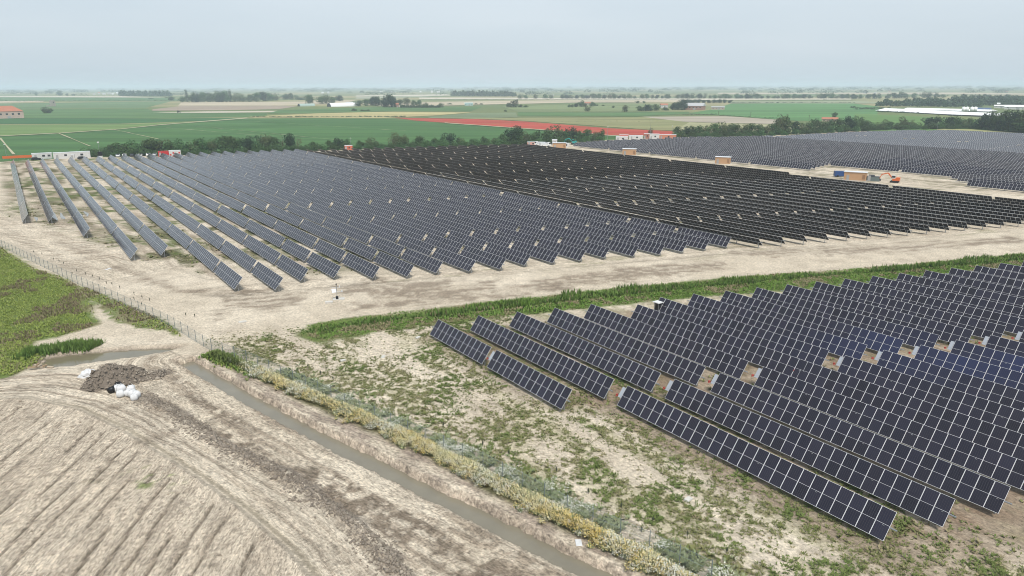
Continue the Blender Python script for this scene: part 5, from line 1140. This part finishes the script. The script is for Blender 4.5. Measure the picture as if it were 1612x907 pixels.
def digger(label, x, y, paint, rz, s=1.0):
    p = at(x, y); t = thing("excavator", label, "excavator", p, face_cam(p)+rz)
    for sy in (-1, 1): part("track", M_TYRE, t, lambda b: b.prism([(-1.7*s, .25*s), (-1.4*s, 0), (1.4*s, 0), (1.7*s, .25*s), (1.4*s, .75*s), (-1.4*s, .75*s)], sy*1.0*s-.28*s, sy*1.0*s+.28*s))
    part("body", paint, t, lambda b: (b.box((-.5*s, 0, 1.25*s), (2.6*s, 2.2*s, .9*s)), b.box((-1.2*s, 0, 1.9*s), (1.3*s, 2.0*s, .5*s))))
    cb = part("cab", M_WCAB if paint is M_ORANGE else paint, t, lambda b: b.box((.45*s, .6*s, 2.35*s), (1.2*s, .95*s, 1.3*s))); part("window", M_GLASS, cb, lambda b: b.box((.47*s, .6*s, 2.45*s), (1.26*s, 1.0*s, .75*s)))
    part("boom", paint, t, lambda b: (b.prism([(.7*s, 1.5*s), (.95*s, 1.4*s), (2.9*s, 3.5*s), (2.75*s, 3.9*s), (2.3*s, 3.6*s)], -.25*s, .1*s), b.prism([(2.7*s, 3.5*s), (2.9*s, 3.9*s), (5.0*s, 3.2*s), (4.95*s, 2.85*s)], -.22*s, .07*s)))
    part("arm", paint, t, lambda b: b.prism([(4.8*s, 3.35*s), (5.15*s, 3.2*s), (5.9*s, 1.2*s), (5.65*s, 1.15*s)], -.2*s, .05*s)); part("bucket", M_DKGREY, t, lambda b: b.prism([(5.6*s, 1.25*s), (6.0*s, 1.2*s), (5.9*s, .35*s), (5.2*s, .3*s), (5.0*s, .75*s)], -.5*s, .35*s))
digger("orange excavator reaching out over the pale service road", 1408, 287.5, M_ORANGE, math.pi-.15, .9)
digger("teal excavator working in front of the hedge, far behind", 903, 227.5, M_TEAL, math.pi, 1.0)
t = cabin("generator", "grey green generator set right of the nearest tan cabin", "generator", 1374, 285.5, 4.2, 1.8, 1.6, mat("grey_green_metal", (.13, .16, .15), .6), M_DKGREY, None, 1, 0, .02); part("fuel_tank", M_DKGREY, t, lambda b: b.tube((-1.6, .9, 2.0), (.4, .9, 2.0), .35))
for x, y, w, h, wm, lab in ((838, 229.3, 6, 2.0, mat("salmon_sheet", (.62, .32, .26), .6), "salmon coloured skip behind the middle block"), (873, 228, 3.2, 3.0, M_WCAB, "small white cabin behind the farthest tan cabin"), (891, 231.5, 4.0, 2.0, M_WCAB, "white tank cabin right of the farthest tan cabin"), (979, 222, 8, 2.6, M_WCAB, "long white container in the far yard, left end"), (982, 219.5, 6, 2.8, mat("coral_container", (.60, .17, .13), .6), "coral red container in the far yard"), (1001, 220, 9, 2.6, M_WCAB, "white container in the middle of the far yard"), (1018, 218.5, 4.0, 3.2, mat("brick_red_sheet", (.36, .16, .11), .7), "brick red hut left of the white tower cabin"), (1030, 219.5, 6.5, 3.4, M_WCAB, "tall white building of the far yard by the lamp post"), (1050, 219.3, 12, 2.9, mat("orange_brick_wall", (.50, .20, .12), .8), "long orange brick shed at the right of the far yard")):
    cabin("yard_building", lab, "shed" if 'shed' in lab or 'hut' in lab else "container" if 'container' in lab or 'skip' in lab else "cabin", x, y, w, 3.0, h, wm, M_LROOF, None, 1, 1, .06)
for x, y, h, lab in ((1023.5, 217.5, 13.5, "grey lamp post in the far yard beside the lone tree"), (1057.5, 217.5, 8, "slim pole at the right of the far yard"), (552.5, 234.5, 6, "slim pole beside the orange red container"), (956, 222.5, 9, "slim pole at the end of the left hedge"), (1475, 204.5, 6, "slim white pole on the dry grass beyond the back block"), (11, 250, 7, "slim lamp post left of the orange netting")):
    p = at(x, y); t = thing("lamp_post", lab, "lamp post", p, face_cam(p)); part("pole", M_STEEL, t, lambda b: b.tube((0, 0, 0), (0, 0, h), .09, .06)); part("lamp_head", M_WCAB, t, lambda b: b.box((.1, 0, h+.12), (.8, .4, .3)))

# ================================================================== FARMS BEYOND THE FIELDS
M_TERRA = mat("terracotta_tiles", (.42, .17, .10), .85, noise=(.36, .14, .085), nscale=.5); M_PINKW = mat("pinkish_render", (.52, .40, .33), .85, noise=(.44, .34, .28), nscale=.3); M_BRICK = mat("old_brick", (.36, .21, .16), .9, noise=(.30, .18, .14), nscale=.4)
M_GREYR = mat("grey_sheet_roof", (.42, .42, .42), .7); M_WROOF = mat("white_sheet_roof", (.82, .82, .81), .5); M_STONE = mat("weathered_stone", (.36, .33, .28), .9, noise=(.28, .25, .21), nscale=.4)
def house(name, label, cat, x, y, w, d, eaves, roof_h, wall, roofm, kind='gable', wins=3, rz=0.0, group=None, door=True):
    p = at(x, y); t = thing(name, label, cat, p, face_cam(p)+rz, group)
    part("wall", wall, t, lambda b: b.box((0, d/2, eaves/2), (w, d, eaves)))
    o_ = .5
    def rf(b):
        z0, z1 = eaves+.02, eaves+roof_h
        A = [(-w/2-o_, -o_, z0), (w/2+o_, -o_, z0), (w/2+o_, d+o_, z0), (-w/2-o_, d+o_, z0)]
        if kind == 'hip': R_ = [(-w/2+d*.42, d/2, z1), (w/2-d*.42, d/2, z1)]
        else: R_ = [(-w/2-o_, d/2, z1), (w/2+o_, d/2, z1)]
        b.mesh(A+R_, [(0, 1, 5, 4), (2, 3, 4, 5), (1, 2, 5), (3, 0, 4), (3, 2, 1, 0)])
    part("roof", roofm, t, rf)
    for i in range(wins): part("window", M_GLASS, t, lambda b: b.box((-w*.36+w*.72*i/max(1, wins-1), -.04, eaves*.62), (min(2.2, w*.07), .08, eaves*.24)))
    if door: part("door", M_DOOR, t, lambda b: b.box((w*.06, -.05, 1.3), (min(3, w*.08)+1.0, .1, 2.6)))
    return t
k = px_per_m(at(15, 186)); house("farmhouse", "large pale farmhouse with red hipped roof at the left edge", "house", 12, 186.7, 44/k, 20, 8.0, 6.2, M_PINKW, M_TERRA, 'hip', 5, .15)
p = at(83.5, 167.5); k = px_per_m(p); t = thing("ruined_tower", "ruined stone tower standing alone in the left crops", "tower", p, face_cam(p)+.5)
part("wall", M_STONE, t, lambda b: b.box((0, 0, 4.6/k), (6.0/k, 6.0/k, 9.2/k), taper=.93)); part("window", M_GLASS, t, lambda b: b.box((0, -3.0/k, 6.0/k), (1.0/k, .2, 1.4/k))); part("broken_wall", M_STONE, t, lambda b: b.box((-6.5/k, 0, .8/k), (7/k, 1.5/k, 1.6/k)))
def tunnel(label, x, y, w, dl, rad, skin, rz):
    p = at(x, y); t = thing("polytunnel", label, "polytunnel", p, face_cam(p)+rz)
    prof_ = [(rad*math.cos(a), rad*.9*math.sin(a)) for a in np.linspace(0, math.pi, 12)]
    part("cover", skin, t, lambda b: b.prism(prof_, 0, dl)); part("end_wall", M_DKGREY, t, lambda b: b.prism([(q[0]*.96, q[1]*.96) for q in prof_], -.3, -.02))
k = px_per_m(at(475, 167)); tunnel("grey green tunnel greenhouse with dark arched end", 470.5, 167.6, 1, 30, 4.4/k, mat("grey_green_sheeting", (.33, .42, .38), .5), -1.1)
k = px_per_m(at(530, 168)); tunnel("white tunnel greenhouse with dark arched end near the trees", 518, 168.2, 1, 60, 6.4/k, M_WROOF, -1.05)
k = px_per_m(at(556, 165)); house("barn", "long low grey barn behind the white tunnel", "barn", 556, 165.2, 22/k, 12, 3/k, 1.2/k, M_STONE, M_GREYR, 'gable', 2)
k = px_per_m(at(625.5, 169)); house("brick_cottage", "tiny brick cottage between the dark trees and a clipped hedge", "house", 625.5, 169.2, 4.2/k, 8, 4.5/k, 1.8/k, M_BRICK, M_TERRA, 'gable', 2)
k = px_per_m(at(926, 166)); house("farmhouse", "pinkish farmhouse half hidden in trees, middle distance", "house", 925, 165.4, 9/k, 12, 3/k, 1.5/k, M_PINKW, M_TERRA, 'gable', 3)
k = px_per_m(at(738, 164)); house("greenhouse", "pale teal greenhouse among low hedges in the middle distance", "greenhouse", 738, 166.4, 12/k, 12, 3.0/k, 1.2/k, mat("pale_teal_sheet", (.36, .50, .47), .5), mat("pale_teal_roof", (.42, .55, .52), .5), 'gable', 2)
k = px_per_m(at(1046, 171)); house("white_villa", "white villa with red roof among dark trees", "house", 1046, 170.0, 11/k, 12, 4.4/k, 2.4/k, M_WCAB, M_TERRA, 'gable', 3, .2)
k = px_per_m(at(1091, 173)); house("brick_farmhouse", "brick farmhouse with grey roof at the edge of the bright green crop", "house", 1091, 173.2, 30/k, 16, 6.0/k, 4.6/k, M_BRICK, M_GREYR, 'gable', 5, -.25)
house("farm_shed", "low pale shed right of the brick farmhouse", "shed", 1130, 173, 20/k, 9, 3.8/k, 1.4/k, M_PINKW, M_GREYR, 'gable', 4)
k = px_per_m(at(1305, 190)); house("red_roof_house", "red roofed house just behind the right hedge", "house", 1306, 192, 22/k, 10, 4.0/k, 2.6/k, M_PINKW, M_TERRA, 'gable', 3)
tree("field_tree", 'round', 1313, 186, 9.5/px_per_m(at(1313, 186)), 1.3, "round tree rising right behind the red roofed house")
# long livestock barn
def barn(label, a, b, ridge_px, wall_px, d, roofm=M_WROOF):
    A, B = at(*a), at(*b); t = thing("livestock_barn", label, "barn", (A+B)/2, math.atan2((B-A).y, (B-A).x)); w = (B-A).length; k_ = px_per_m((A+B)/2); e_ = wall_px/k_; rr_h = ridge_px/k_
    part("wall", mat("dark_open_barn_side", (.10, .095, .09), .9), t, lambda q: q.box((0, d/2, e_/2), (w, d, e_)))
    part("roof", roofm, t, lambda q: q.mesh([(-w/2-1, -1.5, e_-.2), (w/2+1, -1.5, e_-.2), (w/2+1, d+1.5, e_-.2), (-w/2-1, d+1.5, e_-.2), (-w/2-1, d/2, e_+rr_h), (w/2+1, d/2, e_+rr_h)], [(0, 1, 5, 4), (2, 3, 4, 5), (1, 2, 5), (3, 0, 4), (3, 2, 1, 0)]))
    n_ = max(6, int(w/12))
    for i in range(min(n_, 16)): part("side_post", M_STEEL, t, lambda q: q.box((-w/2+w*(i+.5)/min(n_, 16), -.12, e_/2-.1), (.5, .2, e_-.3)))
barn("very long white roofed livestock barn, left range", (1380, 175.3), (1497, 181.6), 3.6, 1.6, 26)
barn("white roofed barn continuing right of the long range", (1492, 182), (1584, 185.5), 3.6, 2.4, 26)
barn("second white barn roof just behind the long range", (1422, 173.2), (1556, 176.6), 2.2, 1.2, 24)
k = px_per_m(at(1527, 176))
for i, x in enumerate((1516.3, 1521.7, 1529.6, 1534.8)):
    p = at(x, 176.5); t = thing("feed_silo", "white feed silo by the long barn, %s from left of four" % ordn(i+1), "silo", p, 0, "white feed silos by the long barn"); r_ = 2.55/k; hh = 7.0/k
    part("shell", M_WROOF, t, lambda b: b.tube((0, 0, 1.0), (0, 0, hh), r_, n=20), True); part("cone_roof", M_WROOF, t, lambda b: b.tube((0, 0, hh+.003), (0, 0, hh+r_*.5), r_*1.02, r_*.1, 20)); part("leg", M_STEEL, t, lambda b: [b.tube((r_*.8*math.cos(a), r_*.8*math.sin(a), 0), (r_*.8*math.cos(a), r_*.8*math.sin(a), 1.05), .12, n=5) for a in (0, 1.57, 3.14, 4.71)])
house("blue_roof_shed", "shed with vivid blue roof right of the silos", "shed", 1547, 174.0, 22/k, 14, 2.2/k, 2.0/k, M_STONE, M_BLUEP, 'gable', 2)
for x, y, w, e_, rh, lab in ((1575, 170.5, 17, 3.4, 1.6, "white building left of the pair behind the thicket"), (1569, 166.5, 8, 3.0, 1.4, "small white building behind the blue roofed shed"), (1600, 172.5, 32, 4.0, 2.8, "big white gabled building at the right edge"), (1578, 164.8, 9, 3, 1.2, "grey white barn farthest back near the right edge")):
    k_ = px_per_m(at(x, y)); house("farm_building", lab, "farm building", x, y, w/k_, 16, e_/k_, rh/k_, M_WCAB, M_WROOF if 'grey' not in lab else M_GREYR, 'gable', 3)
for i, (x, y) in enumerate([(1131, 181), (1181.5, 184), (1239.5, 187.5), (1273.5, 189)]):
    p = at(x, y); hh = (7.5 if i else 6)/px_per_m(p); t = thing("utility_pole", "wooden utility pole in the bright green crop, %s from left" % ordn(i+1), "utility pole", p, face_cam(p), "utility poles across the bright green crop"); part("pole", BARK, t, lambda b: b.tube((0, 0, 0), (0, 0, hh), .2, .14)); part("cross_arm", BARK, t, lambda b: b.box((0, -.2, hh*.93), (1.8, .15, .15)))
vill = [(148, 149.8), (156, 148.6), (164, 149.4), (172, 148.3), (178, 149.7), (186, 148.4), (193, 147.6), (508, 147.3), (517, 147.2), (327, 147), (600, 146.2), (616, 146.6), (662, 145.9), (680, 146.4), (690, 146.2), (869, 152.5), (893, 152.8), (930, 152.5), (1362, 147.5), (1378, 147.8), (1400, 145.5), (1584, 146)]
for i, (x, y) in enumerate(vill):
    k_ = px_per_m(at(x, y)); house("distant_house", "tiny white house far off below the horizon, %s from left" % ordn2(i+1), "house", x, y, random.uniform(2.5, 5)/k_, 14, random.uniform(1.0, 2.4)/k_, .8/k_, M_WCAB, random.choice([M_GREYR, M_TERRA, M_WROOF]), 'gable', 2, 0, "tiny white houses far off below the horizon")
tr_ = at(281.5, 177.6); t = thing("tractor", "small dark tractor working on the cream strip far left", "tractor", tr_, face_cam(tr_)); k_ = px_per_m(tr_)
part("body", M_DKGREY, t, lambda b: (b.box((.8, 0, 1.5), (3.0, 1.4, 1.0)), b.box((-.8, 0, 2.3), (1.6, 1.6, 1.7)))); 
for sx, rr2 in ((-1.2, 1.0), (1.7, .65)):
    for sy in (-1, 1): part("wheel", M_TYRE, t, lambda b: b.tube((sx, sy*.8, rr2), (sx, sy*1.2, rr2), rr2, n=14))

# ================================================================== HAZE
mb = MB(); S = 37000
mb.box((0, 0, 33.5), (2*S, 2*S, 77))     # z from -5 to 72
hzm = bpy.data.materials.new("haze_air"); hzm.use_nodes = True; n = hzm.node_tree.nodes; l = hzm.node_tree.links.new
n.remove(n['Principled BSDF']); pv = n.new("ShaderNodeVolumePrincipled"); pv.inputs['Color'].default_value = (.76, .885, 1, 1); pv.inputs['Density'].default_value = HAZE_DENSITY; pv.inputs['Anisotropy'].default_value = -.15
l(pv.outputs[0], n['Material Output'].inputs['Volume'])
tag(mb.build("haze", hzm), "pale summer haze over the plain", "haze", kind='stuff')
